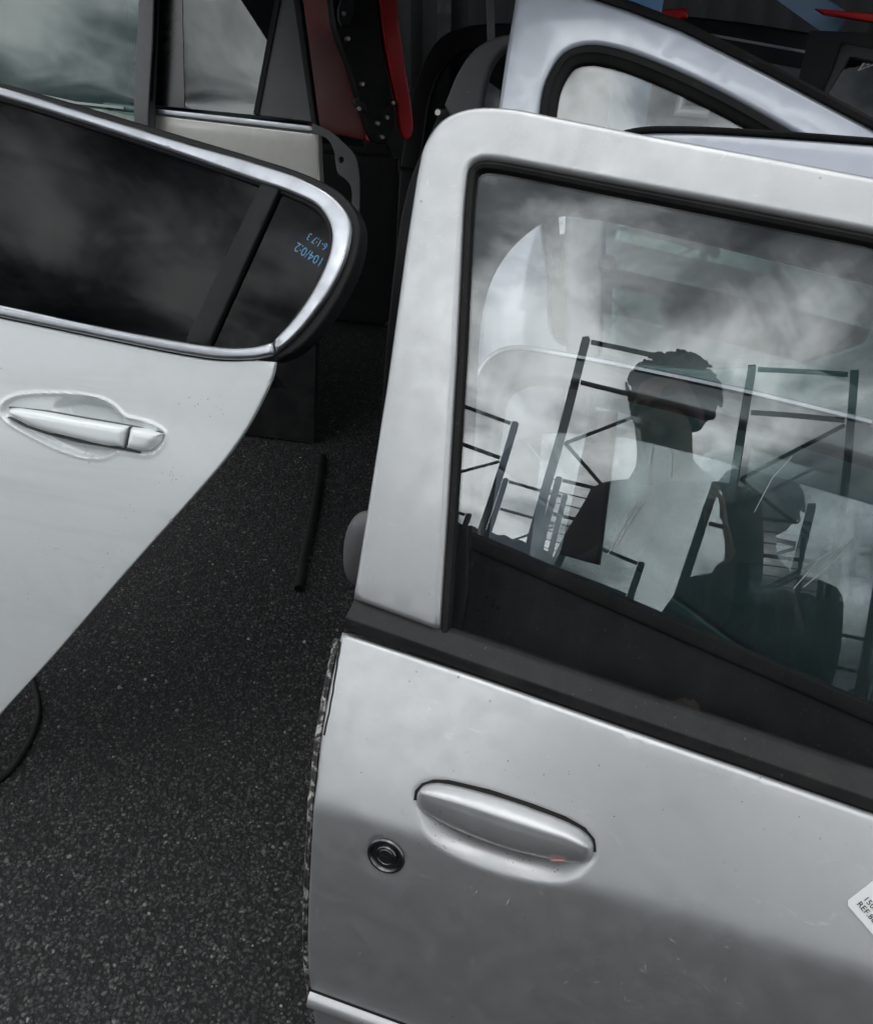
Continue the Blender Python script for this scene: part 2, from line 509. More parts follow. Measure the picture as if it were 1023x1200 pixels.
def panel(sh, name, outer, mat, parent, holes=(), d=0.0, th=0.004, rnd=0.0, grid=0.03, step=0.010, disp=None, fine=None, sharp=38, label=None, shell=False):
    """a plate on a sheet, cut to OUTER with HOLES, rounded at its edges, TH thick"""
    outer = list(outer)
    if area2(outer) < 0: outer = outer[::-1]
    rings = [resample(outer, step)]
    for hl in holes:
        hl = list(hl)
        if area2(hl) > 0: hl = hl[::-1]
        rings.append(resample(hl, step))
    P = []; E_ = []
    for rg in rings:
        k = len(P)
        P += [tuple(q) for q in rg]
        E_ += [(k + i, k + (i + 1) % len(rg)) for i in range(len(rg))]
    nb = len(P)
    def ok(Q, margin):
        Q = np.asarray(Q).reshape(-1, 2)
        if not len(Q): return Q
        k = inside(Q, rings[0])
        for rg in rings[1:]: k &= ~inside(Q, rg)
        Q = Q[k]
        if not len(Q): return Q
        dd = np.min([pdist(Q, rg) for rg in rings], 0)
        return Q[dd > margin]
    if rnd:
        for f in (0.12, 0.38, 0.7, 1.05):
            for rg in rings:
                Q = inset_ring(rg, rnd * f)
                Q = ok(Q, rnd * f * 0.8)
                P += [tuple(q) for q in Q]
    lo, hi = rings[0].min(0), rings[0].max(0)
    gx, gy = np.meshgrid(np.arange(lo[0] + grid / 2, hi[0], grid), np.arange(lo[1] + grid / 2, hi[1], grid * 0.6))
    G = np.stack([gx.ravel(), gy.ravel()], 1)
    if fine:
        (fx0, fy0, fx1, fy1), fg = fine
        k = (G[:, 0] > fx0) & (G[:, 0] < fx1) & (G[:, 1] > fy0) & (G[:, 1] < fy1)
        G = G[~k]
        a_, b_ = np.meshgrid(np.arange(fx0, fx1, fg), np.arange(fy0, fy1, fg))
        G = np.vstack([G, np.stack([a_.ravel(), b_.ravel()], 1)])
    G = ok(G, max(rnd * 1.4, min(step, grid) * 0.35))
    P += [tuple(q) for q in G]
    vs2, es2, fs2, *_ = delaunay_2d_cdt([Vector(q) for q in P], E_, [], 0, 1e-7, False)
    V = np.array([tuple(q) for q in vs2])
    F = np.array([tuple(f) for f in fs2])
    cen = V[F].mean(1)
    k = inside(cen, rings[0])
    for rg in rings[1:]: k &= ~inside(cen, rg)
    F = F[k]
    ar = ((V[F[:, 1], 0] - V[F[:, 0], 0]) * (V[F[:, 2], 1] - V[F[:, 0], 1]) - (V[F[:, 2], 0] - V[F[:, 0], 0]) * (V[F[:, 1], 1] - V[F[:, 0], 1]))
    F = F[abs(ar) > 1e-12]; ar = ar[abs(ar) > 1e-12]
    F[ar < 0] = F[ar < 0][:, ::-1]
    used = np.unique(F)
    remap = -np.ones(len(V), int); remap[used] = np.arange(len(used))
    V = V[used]; F = remap[F]
    dv = np.full(len(V), float(d))
    if disp is not None: dv = dv + disp(V)
    if rnd:
        dd = np.min([pdist(V, rg) for rg in rings], 0)
        q = np.clip((rnd - dd) / rnd, 0, 1)
        dv = dv - rnd * (1 - np.sqrt(np.maximum(0, 1 - q * q)))
    front = sh.pts(V, dv)
    back = sh.pts(V, dv - th) if shell else sh.pts(V, min(d - th, float(dv.min()) - 0.0015) if disp is not None else d - max(th, rnd + 0.0005))
    n = len(V)
    faces = [tuple(f) for f in F] + [tuple(int(i) + n for i in f[::-1]) for f in F]
    cnt = {}
    for f in F:
        for a_, b_ in ((f[0], f[1]), (f[1], f[2]), (f[2], f[0])):
            cnt[(a_, b_)] = 1
    for (a_, b_) in cnt:
        if (b_, a_) not in cnt: faces.append((int(b_), int(a_), int(a_) + n, int(b_) + n))
    faces = [tuple(int(i) for i in f) for f in faces]
    o = link(name, np.vstack([front, back]), faces, mat, parent, True, sharp)
    if label: o['label'] = label
    return o

def sweep(sh, name, path, sec, mat, parent, closed=False, label=None, sharp=40, step=0.012):
    """SEC, a closed loop of (offset to the left of the path, d), carried along PATH on the sheet"""
    p = resample(path, step, closed)
    if closed: tn = np.roll(p, -1, 0) - np.roll(p, 1, 0)
    else:
        tn = np.gradient(p, axis=0)
    tn /= np.maximum(1e-9, np.hypot(tn[:, 0], tn[:, 1]))[:, None]
    nr = np.stack([-tn[:, 1], tn[:, 0]], 1)
    m_, k = len(p), len(sec)
    V = []
    for off, dd in sec: V.append(sh.pts(p + nr * off, dd))
    V = np.stack(V, 1).reshape(-1, 3)          # index = i*k + j
    F = []
    for i in range(m_ if closed else m_ - 1):
        i2 = (i + 1) % m_
        for j in range(k):
            j2 = (j + 1) % k
            F.append((i * k + j, i * k + j2, i2 * k + j2, i2 * k + j))
    if not closed:
        F.append(tuple(range(k))[::-1]); F.append(tuple((m_ - 1) * k + j for j in range(k)))
    a = area2(sec)
    if a > 0: F = [f[::-1] for f in F]
    o = link(name, V, F, mat, parent, True, sharp)
    if label: o['label'] = label
    return o
def rsec(o0, o1, d0, d1, r=0.002, n=4):
    """rounded-rectangle section, rounded on its outer side"""
    pts = [(o0, d0)]
    for k in range(n + 1):
        a = math.pi / 2 * k / n
        pts.append((o0 + r - r * math.cos(a), d1 - r + r * math.sin(a)))
    for k in range(n + 1):
        a = math.pi / 2 * k / n
        pts.append((o1 - r + r * math.sin(a), d1 - r + r * math.cos(a)))
    pts.append((o1, d0))
    return pts

# ------------------------------------------------------------------ free meshes
def tube(name, pts, rad, mat, parent=None, n=8, rads=None, smooth=5, sharp=50):
    pts = [np.asarray(p, float) for p in pts]
    if smooth:
        q = []
        for i in range(len(pts) - 1):
            a = pts[i - 1] if i else 2 * pts[i] - pts[i + 1]
            b_, c_ = pts[i], pts[i + 1]
            d_ = pts[i + 2] if i + 2 < len(pts) else 2 * c_ - b_
            for k in range(smooth):
                t_ = k / smooth
                q.append(0.5 * (2 * b_ + (c_ - a) * t_ + (2 * a - 5 * b_ + 4 * c_ - d_) * t_ ** 2 + (3 * b_ - a - 3 * c_ + d_) * t_ ** 3))
        q.append(pts[-1]); pts = q
    V = []; F = []
    m_ = len(pts)
    for i, p in enumerate(pts):
        t_ = pts[min(i + 1, m_ - 1)] - pts[max(i - 1, 0)]
        t_ = t_ / np.linalg.norm(t_)
        ref = np.array([0, 0, 1.0]) if abs(t_[2]) < 0.9 else np.array([1.0, 0, 0])
        x = np.cross(t_, ref); x /= np.linalg.norm(x); y = np.cross(t_, x)
        rr = rad if rads is None else float(np.interp(i / (m_ - 1), np.linspace(0, 1, len(rads)), rads))
        for k in range(n):
            a = 2 * math.pi * k / n
            V.append(p + rr * (math.cos(a) * x + math.sin(a) * y))
    for i in range(m_ - 1):
        for k in range(n):
            F.append((i * n + k, i * n + (k + 1) % n, (i + 1) * n + (k + 1) % n, (i + 1) * n + k))
    F.append(tuple(range(n))[::-1]); F.append(tuple((m_ - 1) * n + k for k in range(n)))
    return link(name, V, F, mat, parent, True, sharp)
def lathe(name, c, ax, prof, mat, parent=None, n=40, sharp=35):
    """prof: (radius, height along the axis)"""
    c = np.asarray(c, float); ax = np.asarray(ax, float) / np.linalg.norm(ax)
    ref = np.array([0, 0, 1.0]) if abs(ax[2]) < 0.9 else np.array([1.0, 0, 0])
    x = np.cross(ref, ax); x /= np.linalg.norm(x); y = np.cross(ax, x)
    V = []; F = []
    for r_, h_ in prof:
        for k in range(n):
            a = 2 * math.pi * k / n
            V.append(c + ax * h_ + r_ * (math.cos(a) * x + math.sin(a) * y))
    for i in range(len(prof) - 1):
        for k in range(n):
            F.append((i * n + k, i * n + (k + 1) % n, (i + 1) * n + (k + 1) % n, (i + 1) * n + k))
    F.append(tuple(range(n))[::-1]); F.append(tuple((len(prof) - 1) * n + k for k in range(n)))
    return link(name, V, F, mat, parent, True, sharp)
def beam(name, a, b_, wx, wy, mat, parent=None, ref=(0, 0, 1), bev=0.0):
    """box bar from a to b"""
    a, b_ = np.asarray(a, float), np.asarray(b_, float)
    t_ = (b_ - a) / np.linalg.norm(b_ - a)
    ref = np.asarray(ref, float)
    if abs(t_ @ ref) > 0.95: ref = np.array([0, 1.0, 0])
    x = np.cross(t_, ref); x /= np.linalg.norm(x); y = np.cross(x, t_)
    V = []
    for p in (a, b_):
        for sx, sy in ((-1, -1), (1, -1), (1, 1), (-1, 1)): V.append(p + x * sx * wx / 2 + y * sy * wy / 2)
    F = [(0, 1, 2, 3), (7, 6, 5, 4), (0, 4, 5, 1), (1, 5, 6, 2), (2, 6, 7, 3), (3, 7, 4, 0)]
    bm = bmesh.new()
    vv = [bm.verts.new(p) for p in V]
    for f in F: bm.faces.new([vv[i] for i in f])
    bmesh.ops.recalc_face_normals(bm, faces=bm.faces)
    if bev: bmesh.ops.bevel(bm, geom=list(bm.edges), offset=bev, segments=2, profile=0.5, affect='EDGES')
    return bm_link(name, bm, mat, parent)
def text_on(sh, name, body, us0, ang, size, d, mat, parent, mirror=False, squash=1.0):
    """flat lettering laid on a sheet: baseline starts at us0 and runs at ANG degrees in (u, s)"""
    cu = bpy.data.curves.new(name, 'FONT')
    cu.body = body; cu.size = size; cu.resolution_u = 2
    tmp = bpy.data.objects.new('tmp_text', cu)
    COL.objects.link(tmp)
    me = tmp.to_mesh()
    ca, sa = math.cos(R(ang)), math.sin(R(ang))
    V = []
    for v_ in me.vertices:
        x, y = v_.co.x * squash, v_.co.y
        V.append((us0[0] + x * ca - y * sa, us0[1] + x * sa + y * ca))
    F = [tuple(p.vertices) for p in me.polygons]
    tmp.to_mesh_clear()
    bpy.data.objects.remove(tmp)
    P = sh.pts(V, d)
    return link(name, P, F, mat, parent, False)

# ================================================================== ground
def ground_pt(px, py, z=0.0):
    d_ = ray(px, py)
    return EYE + d_ * ((z - CAM_H) / d_[2])
g = link('asphalt_ground', [(-60, -60, 0), (60, -60, 0), (60, 60, 0), (-60, 60, 0)], [(0, 1, 2, 3)], 'asphalt', None, False)
tag(g, kind='structure')
# pale aggregate standing proud of the binder in the strip in front of the doors
rng = random.Random(3)
V = []; F = []; tone = []
for k in range(5200):
    x, y = rng.uniform(-1.5, 0.15), rng.uniform(0.45, 2.4)
    if rng.random() < 0.3: y = rng.uniform(0.45, 1.4)
    r_ = abs(rng.gauss(0.0016, 0.0012)) + 0.0009
    e = rng.uniform(0.55, 1.0); a0 = rng.uniform(0, 6.28); n = rng.choice((5, 6, 7))
    hgt = r_ * rng.uniform(0.25, 0.6)
    tn = rng.random() ** 3.2
    b0 = len(V)
    jit = [rng.uniform(0.75, 1.15) for _ in range(n)]
    for lay, (sc_, z_) in enumerate(((1.0, -0.0005), (0.72, hgt))):
        for i in range(n):
            a = 2 * math.pi * i / n
            lx, ly = r_ * sc_ * jit[i] * math.cos(a), r_ * sc_ * jit[i] * e * math.sin(a)
            V.append((x + lx * math.cos(a0) - ly * math.sin(a0), y + lx * math.sin(a0) + ly * math.cos(a0), z_ + (0.25 * hgt * math.sin(a + a0) if lay else 0)))
            tone.append(tn)
    for i in range(n):
        j = (i + 1) % n
        F.append((b0 + i, b0 + j, b0 + n + j, b0 + n + i))
    F.append(tuple(b0 + n + i for i in range(n)))
chips = link('stone_chips', V, F, 'stone_chip', None, False)
at_ = chips.data.attributes.new('tone', 'FLOAT', 'POINT')
at_.data.foreach_set('value', tone)
tag(chips, 'pale stone chips set in the dark asphalt', 'gravel', kind='stuff')

# ================================================================== the silver door in front
O = EYE + ray(410, 712) * 0.92
main = Sheet(O, -21.6, [(-1.2, 31.2), (1.2, 31.2)], roll=6.0)
skin1 = Sheet(O, -18, [(-1.2, -6), (-0.60, 2), (-0.42, 9), (-0.29, 13), (-0.213, 19), (-0.199, 41), (-0.03, 43.5), (0.02, 44)], roll=0.0)
D1 = thing('silver_car_door', (O[0], O[1], 0.0), 'large silver car door in front with bright handle, round lock and wide window', 'car door', 'detached car doors leaning in rows')
PX = main.path
ue, se = main.us(1023, 205)
ui, si = main.us(1023, 273)
u_belt, s_belt = main.us(410, 708)
# the painted window frame, an arch open at the belt
outer = PX([(412, 703), (430, 590), (452, 450), (474, 290), (487, 205)]) + PX([(487, 205), (496, 168), (516, 139), (548, 125), (595, 124), (650, 134)], 0, 5)[1:] + PX([(750, 154), (880, 178), (1023, 205)])
outer += [(ue + 0.15, se - 0.004), (ue + 0.28, se - 0.05), (ue + 0.42, se - 0.20), (ue + 0.52, 0.028)]
inner = [(ui + 0.47, 0.028), (ui + 0.37, si - 0.18), (ui + 0.26, si - 0.06), (ui + 0.14, si - 0.012)]
inner += PX([(1023, 273), (850, 239), (700, 210)]) + PX([(620, 194), (580, 187), (562, 187), (550, 195), (546, 215), (543, 250)], 0, 5) + PX([(535, 420), (525, 590), (515, 741)])
panel(main, 'window_frame', outer + inner, 'silver_paint', D1, d=0.0, th=0.03, rnd=0.007, grid=0.03)
seal = inner[::-1]
sweep(main, 'window_seal', seal, [(0.001, -0.02), (0.001, -0.006), (-0.0035, -0.002), (-0.007, -0.004), (-0.0085, -0.010), (-0.0085, -0.02)], 'black_rubber', D1)
# glass
gl = PX([(517, 752), (527, 600), (537, 430), (548, 215), (556, 196), (620, 200), (850, 246), (1023, 281)], -0.012)
ug, sg = gl[-1]
gl += [(ug + 0.14, sg - 0.012), (ug + 0.26, sg - 0.06), (ug + 0.37, sg - 0.18), (ug + 0.47, 0.0)]
panel(main, 'window_glass', gl, 'clear_glass', D1, d=-0.012, th=0.0035, grid=0.05)
# inner frame: a dark trim plate behind the glass with a round-cornered opening
ap = PX([(548, 700), (552, 560), (557, 440), (561, 375), (575, 322), (604, 280), (648, 251), (690, 252), (780, 271), (900, 300), (1023, 330)], -0.045, 4)
ua, sa = ap[-1]
ap += [(ua + 0.12, sa - 0.02), (ua + 0.22, sa - 0.08), (ua + 0.36, 0.024), main.us(540, 740, -0.045)]
ob = [main.us(416, 704, -0.045)] + [(q[0] + 0.012, q[1] - 0.012) for q in outer[1:-1]] + [(outer[-1][0] - 0.02, -0.03), (ob0 := main.us(416, 704, -0.045))[0:1] + (-0.03,)]
inner_plate = panel(main, 'inner_frame', ob, 'black_plastic', D1, holes=[ap], d=-0.045, th=0.012, rnd=0.004, grid=0.05)
# belt moulding: dusty top face, darker front face
ub = main.us(404, 737)
ur = 0.80
belt = [(ub[0], ub[1])] + [main.us(x, y) for x, y in ((560, 792), (720, 848), (880, 903), (1023, 953))]
dsl = (belt[-1][1] - belt[-2][1]) / (belt[-1][0] - belt[-2][0])
belt.append((ur, belt[-1][1] + dsl * (ur - belt[-1][0])))
sweep(main, 'belt_moulding', belt, [(0.0, -0.02), (0.0005, 0.0015), (0.003, 0.0045), (0.0125, 0.0075), (0.014, 0.0078), (0.0152, 0.0072), (0.022, 0.001), (0.031, -0.004), (0.0345, -0.0085), (0.0345, -0.02)], 'dusty_rubber', D1, label='black rubber belt moulding under the window')
# body skin, level along the car while the belt line falls away
PS1 = skin1.path
belt_b = PS1([(404, 739), (560, 794), (720, 850), (880, 905), (1023, 955)])
dsb = (belt_b[-1][1] - belt_b[-2][1]) / (belt_b[-1][0] - belt_b[-2][0])
belt_b.append((ur, belt_b[-1][1] + dsb * (ur - belt_b[-1][0])))
left = PS1([(399, 741), (393, 768), (384, 812), (374, 872), (367, 935), (362, 1010), (359, 1080), (359, 1130), (363, 1170), (370, 1215)], 0, 3)
sb = skin1.s_at_z(0.012, left[-1][0])
sbr = skin1.s_at_z(0.012, 0.95)
body = left + [(left[-1][0] + 0.012, (left[-1][1] + sb) / 2), (left[-1][0] + 0.05, sb + 0.03), (left[-1][0] + 0.09, sb), (0.90, sbr), (0.93, sbr + 0.05), (0.95, -0.3), (0.93, -0.16), belt_b[-1]] + belt_b[1:-1][::-1]
def Z1(pts): return [(460 + x / 3.935, 890 + y / 3.935) for x, y in pts]
hnd = PS1(Z1([(103, 195), (112, 150), (140, 122), (190, 110), (260, 118), (450, 165), (650, 232), (800, 290), (880, 335), (920, 380), (930, 430), (915, 470), (880, 490), (820, 488), (720, 470), (550, 430), (350, 360), (200, 290), (125, 240)]), 0.006, 4, True)
rec = PS1(Z1([(96, 200), (105, 140), (150, 105), (230, 98), (450, 148), (680, 225), (830, 285), (915, 345), (942, 410), (925, 470), (890, 505), (840, 548), (770, 576), (660, 572), (500, 535), (340, 478), (220, 415), (150, 345), (115, 265)]), 0.0, 4, True)
rec_a, hnd_a = np.array(rec), np.array(hnd)
def sstep(x): x = np.clip(x, 0, 1); return x * x * (3 - 2 * x)
ulk = skin1.us(452, 1004)
def body_disp(V):
    o = np.zeros(len(V))
    lo, hi = rec_a.min(0) - 0.004, rec_a.max(0) + 0.004
    k = (V[:, 0] > lo[0]) & (V[:, 0] < hi[0]) & (V[:, 1] > lo[1]) & (V[:, 1] < hi[1])
    if k.any():
        q = V[k]
        dd = pdist(q, rec_a) * np.where(inside(q, rec_a), 1, -1)
        x_ = np.clip((dd + 0.0005) / 0.026, 0, 1)
        o[k] = -0.017 * 1.10 * x_ * x_ / (x_ + 0.10)
    r_ = np.hypot(V[:, 0] - ulk[0], V[:, 1] - ulk[1])
    o -= 0.003 * sstep((0.0215 - r_) / 0.003)
    return o
lo, hi = rec_a.min(0) - 0.012, rec_a.max(0) + 0.012
panel(skin1, 'outer_skin', body, 'silver_paint', D1, d=0.0, th=0.045, rnd=0.006, grid=0.016, disp=body_disp, fine=((ulk[0] - 0.03, lo[1], hi[0], hi[1]), 0.0035))
# worn hem down the rear edge
hem = [(q[0] - 0.001, q[1]) for q in left[1:]] + [(left[-1][0] + 0.011, (left[-1][1] + sb) / 2)]
sweep(skin1, 'edge_hem', hem, [(-0.0085, -0.022), (-0.0085, -0.010), (-0.006, -0.0075), (-0.002, -0.008), (0.0, -0.012), (0.0, -0.022)], 'chipped_edge', D1, label='chipped black and white hem along the rear edge')
crk = PS1([(399, 752), (396, 772), (392, 800), (386, 835), (380, 862)], 0.0, 3)
sweep(skin1, 'rust_crack', [(q[0] + random.uniform(-0.0006, 0.0006), q[1]) for q in crk], [(-0.0009, -0.0005), (-0.0009, 0.0004), (0.0009, 0.0004), (0.0009, -0.0005)], 'black_rubber', D1, step=0.006)
# handle
ridge = np.array(PS1(Z1([(135, 150), (300, 195), (450, 245), (650, 312), (800, 360), (890, 400)]), 0.012))
def hnd_disp(V):
    dd = pdist(V, hnd_a)
    dr = pdist(V, ridge, False)
    dr = np.sqrt(dr * dr + 0.0022 ** 2) - 0.0010
    return 0.0185 * (dd / (dd + dr + 1e-6)) ** 0.55
H1 = panel(skin1, 'door_handle', hnd, 'silver_paint', D1, d=-0.002, th=0.006, grid=0.0035, step=0.004, disp=hnd_disp, sharp=60)
slot = PS1(Z1([(99, 188), (106, 143), (138, 110), (190, 92), (260, 94), (450, 138), (650, 204), (800, 262), (890, 314), (934, 368), (940, 425), (900, 430), (700, 330), (400, 220), (160, 150), (120, 188)]), -0.002)
panel(skin1, 'handle_slot', slot, 'black_rubber', D1, d=0.0002, th=0.008, grid=0.01)
rub = PS1(Z1([(722, 466), (745, 463), (785, 461), (798, 465), (785, 469), (745, 470)]), 0.0065)
panel(skin1, 'red_scuff', rub, 'red_rubbed', H1, d=0.0075, th=0.004, grid=0.01)
# lock
nl = skin1.normal(ulk[1])
pl = skin1.pt(ulk[0], ulk[1], -0.003)
L1 = lathe('lock_cylinder', pl, nl, [(0.0205, -0.004), (0.0205, 0.0030), (0.0192, 0.0046), (0.0172, 0.0046), (0.0155, 0.0018), (0.0125, 0.0012), (0.0118, 0.0030), (0.0108, 0.0040), (0.0092, 0.0040), (0.0085, 0.0028), (0.0050, 0.0024), (0.0046, 0.0012), (0.0010, 0.0010)], 'lock_metal', D1)
lathe('keyhole_cap', pl + nl * 0.0010, nl, [(0.0085, 0.0), (0.0085, 0.0022), (0.0078, 0.0028), (0.0010, 0.0030)], 'lock_metal', L1)
beam('key_slot', pl + nl * 0.0042 - skin1.h * 0.005, pl + nl * 0.0042 + skin1.h * 0.005, 0.0016, 0.0008, 'black_rubber', L1, ref=tuple(nl))
# side moulding
um, sm_ = skin1.us(364, 1169)
sweep(skin1, 'side_moulding', [(um, sm_), (0.5, sm_), (0.95, sm_)], [(-0.012, -0.004), (-0.012, 0.003)] + [(-0.012 + 0.024 * k / 8, 0.003 + 0.008 * math.sin(math.pi * k / 8) ** 0.7) for k in range(1, 8)] + [(0.012, 0.003), (0.012, -0.004)], 'silver_paint', D1)
sweep(skin1, 'moulding_gap', [(um - 0.002, sm_ + 0.0135), (0.5, sm_ + 0.0135), (0.95, sm_ + 0.0135)], [(-0.0022, -0.003), (-0.0022, 0.0008), (0.0022, 0.0008), (0.0022, -0.003)], 'black_rubber', D1)
# price sticker
c0 = np.array(skin1.us(990, 1058, 0.0))
c1 = np.array(skin1.us(1023, 1096, 0.0))
ea = (c1 - c0) / np.linalg.norm(c1 - c0); eb = np.array([-ea[1], ea[0]])
ang = math.degrees(math.atan2(ea[1], ea[0]))
stk = [c0 + ea * x + eb * y for x, y in ((0.003, 0), (0.072, 0), (0.075, 0.003), (0.075, 0.042), (0.072, 0.045), (0.003, 0.045), (0.0, 0.042), (0.0, 0.003))]
S1 = panel(skin1, 'price_sticker', [tuple(q) for q in stk], 'sticker_white', D1, d=0.0012, th=0.0009, grid=0.02, label='white price sticker with black printed text')
text_on(skin1, 'lettering', 'REF.868', tuple(c0 + ea * 0.006 + eb * 0.0068), ang, 0.0072, 0.0018, 'ink_black', S1)
text_on(skin1, 'lettering', '150euros', tuple(c0 + ea * 0.006 + eb * 0.0140), ang, 0.0072, 0.0018, 'ink_black', S1)
def flakes(sh, name, items, mat, parent, disp=None, d=0.0006):
    V = []; F = []
    A = np.array([(q[0], q[1]) for q in items])
    base = disp(A) if disp is not None else np.zeros(len(A))
    for (u, s_, ln, wd, an_), b_ in zip(items, base):
        k = len(V)
        ca, sa_ = math.cos(an_), math.sin(an_)
        ring = [(-0.5, 0.0), (-0.15, -0.5), (0.3, -0.35), (0.5, 0.1), (0.1, 0.5)]
        V += list(sh.pts([(u + x * ln * ca - y * wd * sa_, s_ + x * ln * sa_ + y * wd * ca) for x, y in ring], b_ + d))
        F.append(tuple(range(k, k + 5)))
    o = link(name, V, F, mat, parent, False)
    o['kind'] = 'stuff'
    return o
rg = random.Random(21)
it = []
for k in range(95):                                    # pale scuffs below the crease, in loose clusters
    cx_, cy_ = rg.choice(((410, 1070), (440, 1120), (520, 1060), (640, 1080), (800, 1130), (720, 1150), (560, 1150), (900, 1150), (860, 1080), (430, 1000)))
    u_, s_ = skin1.us(min(1015, max(372, rg.gauss(cx_, 34))), min(1185, max(950, rg.gauss(cy_, 28))))
    it.append((u_, s_, abs(rg.gauss(0.003, 0.004)) + 0.0012, rg.uniform(0.0006, 0.0016), rg.gauss(1.7, 0.7)))
flakes(skin1, 'scuff_marks', it, 'scuff_grey', D1, body_disp)
it = []
for k in range(70):                                     # grit lying in the hand recess and on the shoulder
    if k < 46: x, y = rg.choice(((560, 985), (515, 972), (600, 1012), (640, 1022), (665, 1020), (540, 985), (512, 985)))
    else: x, y = rg.uniform(420, 1010), rg.uniform(880, 960)
    u_, s_ = skin1.us(rg.gauss(x, 11), rg.gauss(y, 4.5))
    it.append((u_, s_, rg.uniform(0.0006, 0.0019), rg.uniform(0.0005, 0.0012), rg.uniform(0, 3)))
flakes(skin1, 'grit_specks', it, 'black_rubber', D1, body_disp, 0.0012)
# maker's marks etched low in the corner of the glass
u0, s0 = main.us(556, 722, -0.010)
rng = random.Random(5)
for k in range(9):
    du, ds = rng.uniform(0, 0.022), rng.uniform(-0.012, 0.026)
    r_ = rng.uniform(0.0009, 0.0022)
    panel(main, 'glass_mark', [(u0 + du + r_ * math.cos(a), s0 + ds + r_ * math.sin(a) * 0.8) for a in np.linspace(0, 5.5, 7)], 'ink_black', D1, d=-0.0108, th=0.0006, grid=0.01)

# ================================================================== doors stacked behind it
nm = main.normal(0.2)
# next door back: dark grey, glass wound part-way down, black divider bar
OB = O - nm * 0.17
shB = Sheet(OB, -28.8, [(-1.2, -4), (-0.3, 12), (-0.04, 30), (0.0, 35.3), (1.2, 35.3)], roll=6.0)
DB = thing('grey_car_door', (OB[0], OB[1], 0), 'dark grey car door with half lowered glass, seen through the silver door window', 'car door', 'detached car doors leaning in rows')
PB = shB.path
fo = PB([(520, 760), (532, 620), (546, 500), (556, 440), (572, 416), (600, 404), (660, 411), (760, 430), (900, 460), (1023, 490)], 0, 4)
fo += [(fo[-1][0] + 0.2, fo[-1][1] - 0.02), (fo[-1][0] + 0.42, 0.02)]
fi = PB([(1023, 545), (900, 508), (720, 462), (650, 448), (612, 448), (590, 462), (582, 500), (566, 620), (550, 735)], 0, 4)
fi = [(fi[0][0] + 0.36, 0.02), (fi[0][0] + 0.18, fi[0][1] - 0.02)] + fi
panel(shB, 'window_frame', fo + fi, 'dark_grey_paint', DB, th=0.03, rnd=0.009, grid=0.04)
sweep(shB, 'roof_highlight', fo[6:-2], [(-0.001, -0.006), (-0.001, 0.002), (-0.003, 0.0045), (-0.0065, 0.0045), (-0.008, 0.002), (-0.008, -0.006)], 'satin_chrome', DB)  # bright strip stands in for the highlight along the roof edge
gb = PB([(553, 735), (575, 580), (590, 530), (625, 510), (715, 511), (770, 521), (900, 556), (1023, 592)], -0.008, 3)
gb += [(gb[-1][0] + 0.2, gb[-1][1] - 0.02), (gb[-1][0] + 0.36, -0.02)]
panel(shB, 'window_glass', gb, 'clear_glass', DB, d=-0.008, th=0.0035, grid=0.05)
panel(shB, 'divider_bar', PB([(692, 486), (698, 481), (722, 481), (700, 662), (656, 650)], 0.004), 'black_rubber', DB, d=0.006, th=0.02, rnd=0.003, grid=0.03)
bl = PB([(560, 652), (700, 704), (850, 735), (1023, 790)], 0)
sB = bl[1][1]
bo = [(bl[0][0] - 0.05, sB), (0.85, sB - 0.0), (0.85, shB.s_at_z(0.012, 0.85)), (bl[0][0] - 0.03, shB.s_at_z(0.012, bl[0][0]))]
panel(shB, 'outer_skin', bo, 'black_plastic', DB, th=0.04, rnd=0.006, grid=0.04)
sweep(shB, 'belt_moulding', [(bl[0][0] - 0.05, sB), (0.85, sB)], rsec(-0.004, 0.016, -0.02, 0.006, 0.004), 'black_rubber', DB)
# hairline scratches on its glass
for pts in ([(745, 590), (728, 622), (712, 650)], [(752, 592), (736, 615), (722, 640)], [(618, 520), (632, 536), (640, 548)], [(884, 600), (905, 560), (928, 535)], [(930, 690), (960, 655), (985, 640)], [(942, 688), (975, 660), (1000, 632)], [(765, 523), (762, 545)], [(788, 527), (787, 560)]):
    sweep(shB, 'scratch', PB(pts, -0.006), [(-0.0004, -0.007), (-0.0004, -0.0065), (0.0004, -0.0065), (0.0004, -0.007)], 'scratch_white', DB)

# silver door D: only the top of its frame shows above the first door
OD = O - nm * 0.27
shD = Sheet(OD, -21, [(-1.2, -4), (-0.3, 12), (-0.04, 28), (0.0, 32), (1.2, 32)], roll=4.0)
DD = thing('silver_blue_car_door', (OD[0], OD[1], 0), 'silver blue car door whose black edged roof line shows just above the silver door frame', 'car door', 'detached car doors leaning in rows')
PD = shD.path
fo = PD([(716, 176), (724, 163), (744, 156), (800, 154), (900, 159), (1023, 168)], 0, 4)
fo += [(fo[-1][0] + 0.25, fo[-1][1] - 0.03), (fo[-1][0] + 0.5, 0.02)]
fi = PD([(1023, 236), (900, 214), (780, 196), (736, 192)], 0, 4)
fi = [(fi[0][0] + 0.44, 0.02), (fi[0][0] + 0.22, fi[0][1] - 0.03)] + fi
panel(shD, 'window_frame', fo + fi, 'silver_blue_paint', DD, th=0.03, rnd=0.006, grid=0.04)
sweep(shD, 'roof_seal', fo[3:-1], [(0.0005, -0.02), (0.0005, 0.003), (0.003, 0.005), (0.006, 0.003), (0.007, -0.02)], 'black_rubber', DD)
cl = PD([(652, 520), (664, 400), (662, 330), (662, 250), (674, 205), (714, 177)], 0, 3)
cr_ = PD([(734, 194), (716, 225), (706, 262), (704, 330), (700, 400), (684, 520)], 0, 3)
panel(shD, 'corner_trim', cl + cr_, 'trim_grey', DD, d=-0.002, th=0.025, rnd=0.006, grid=0.04)
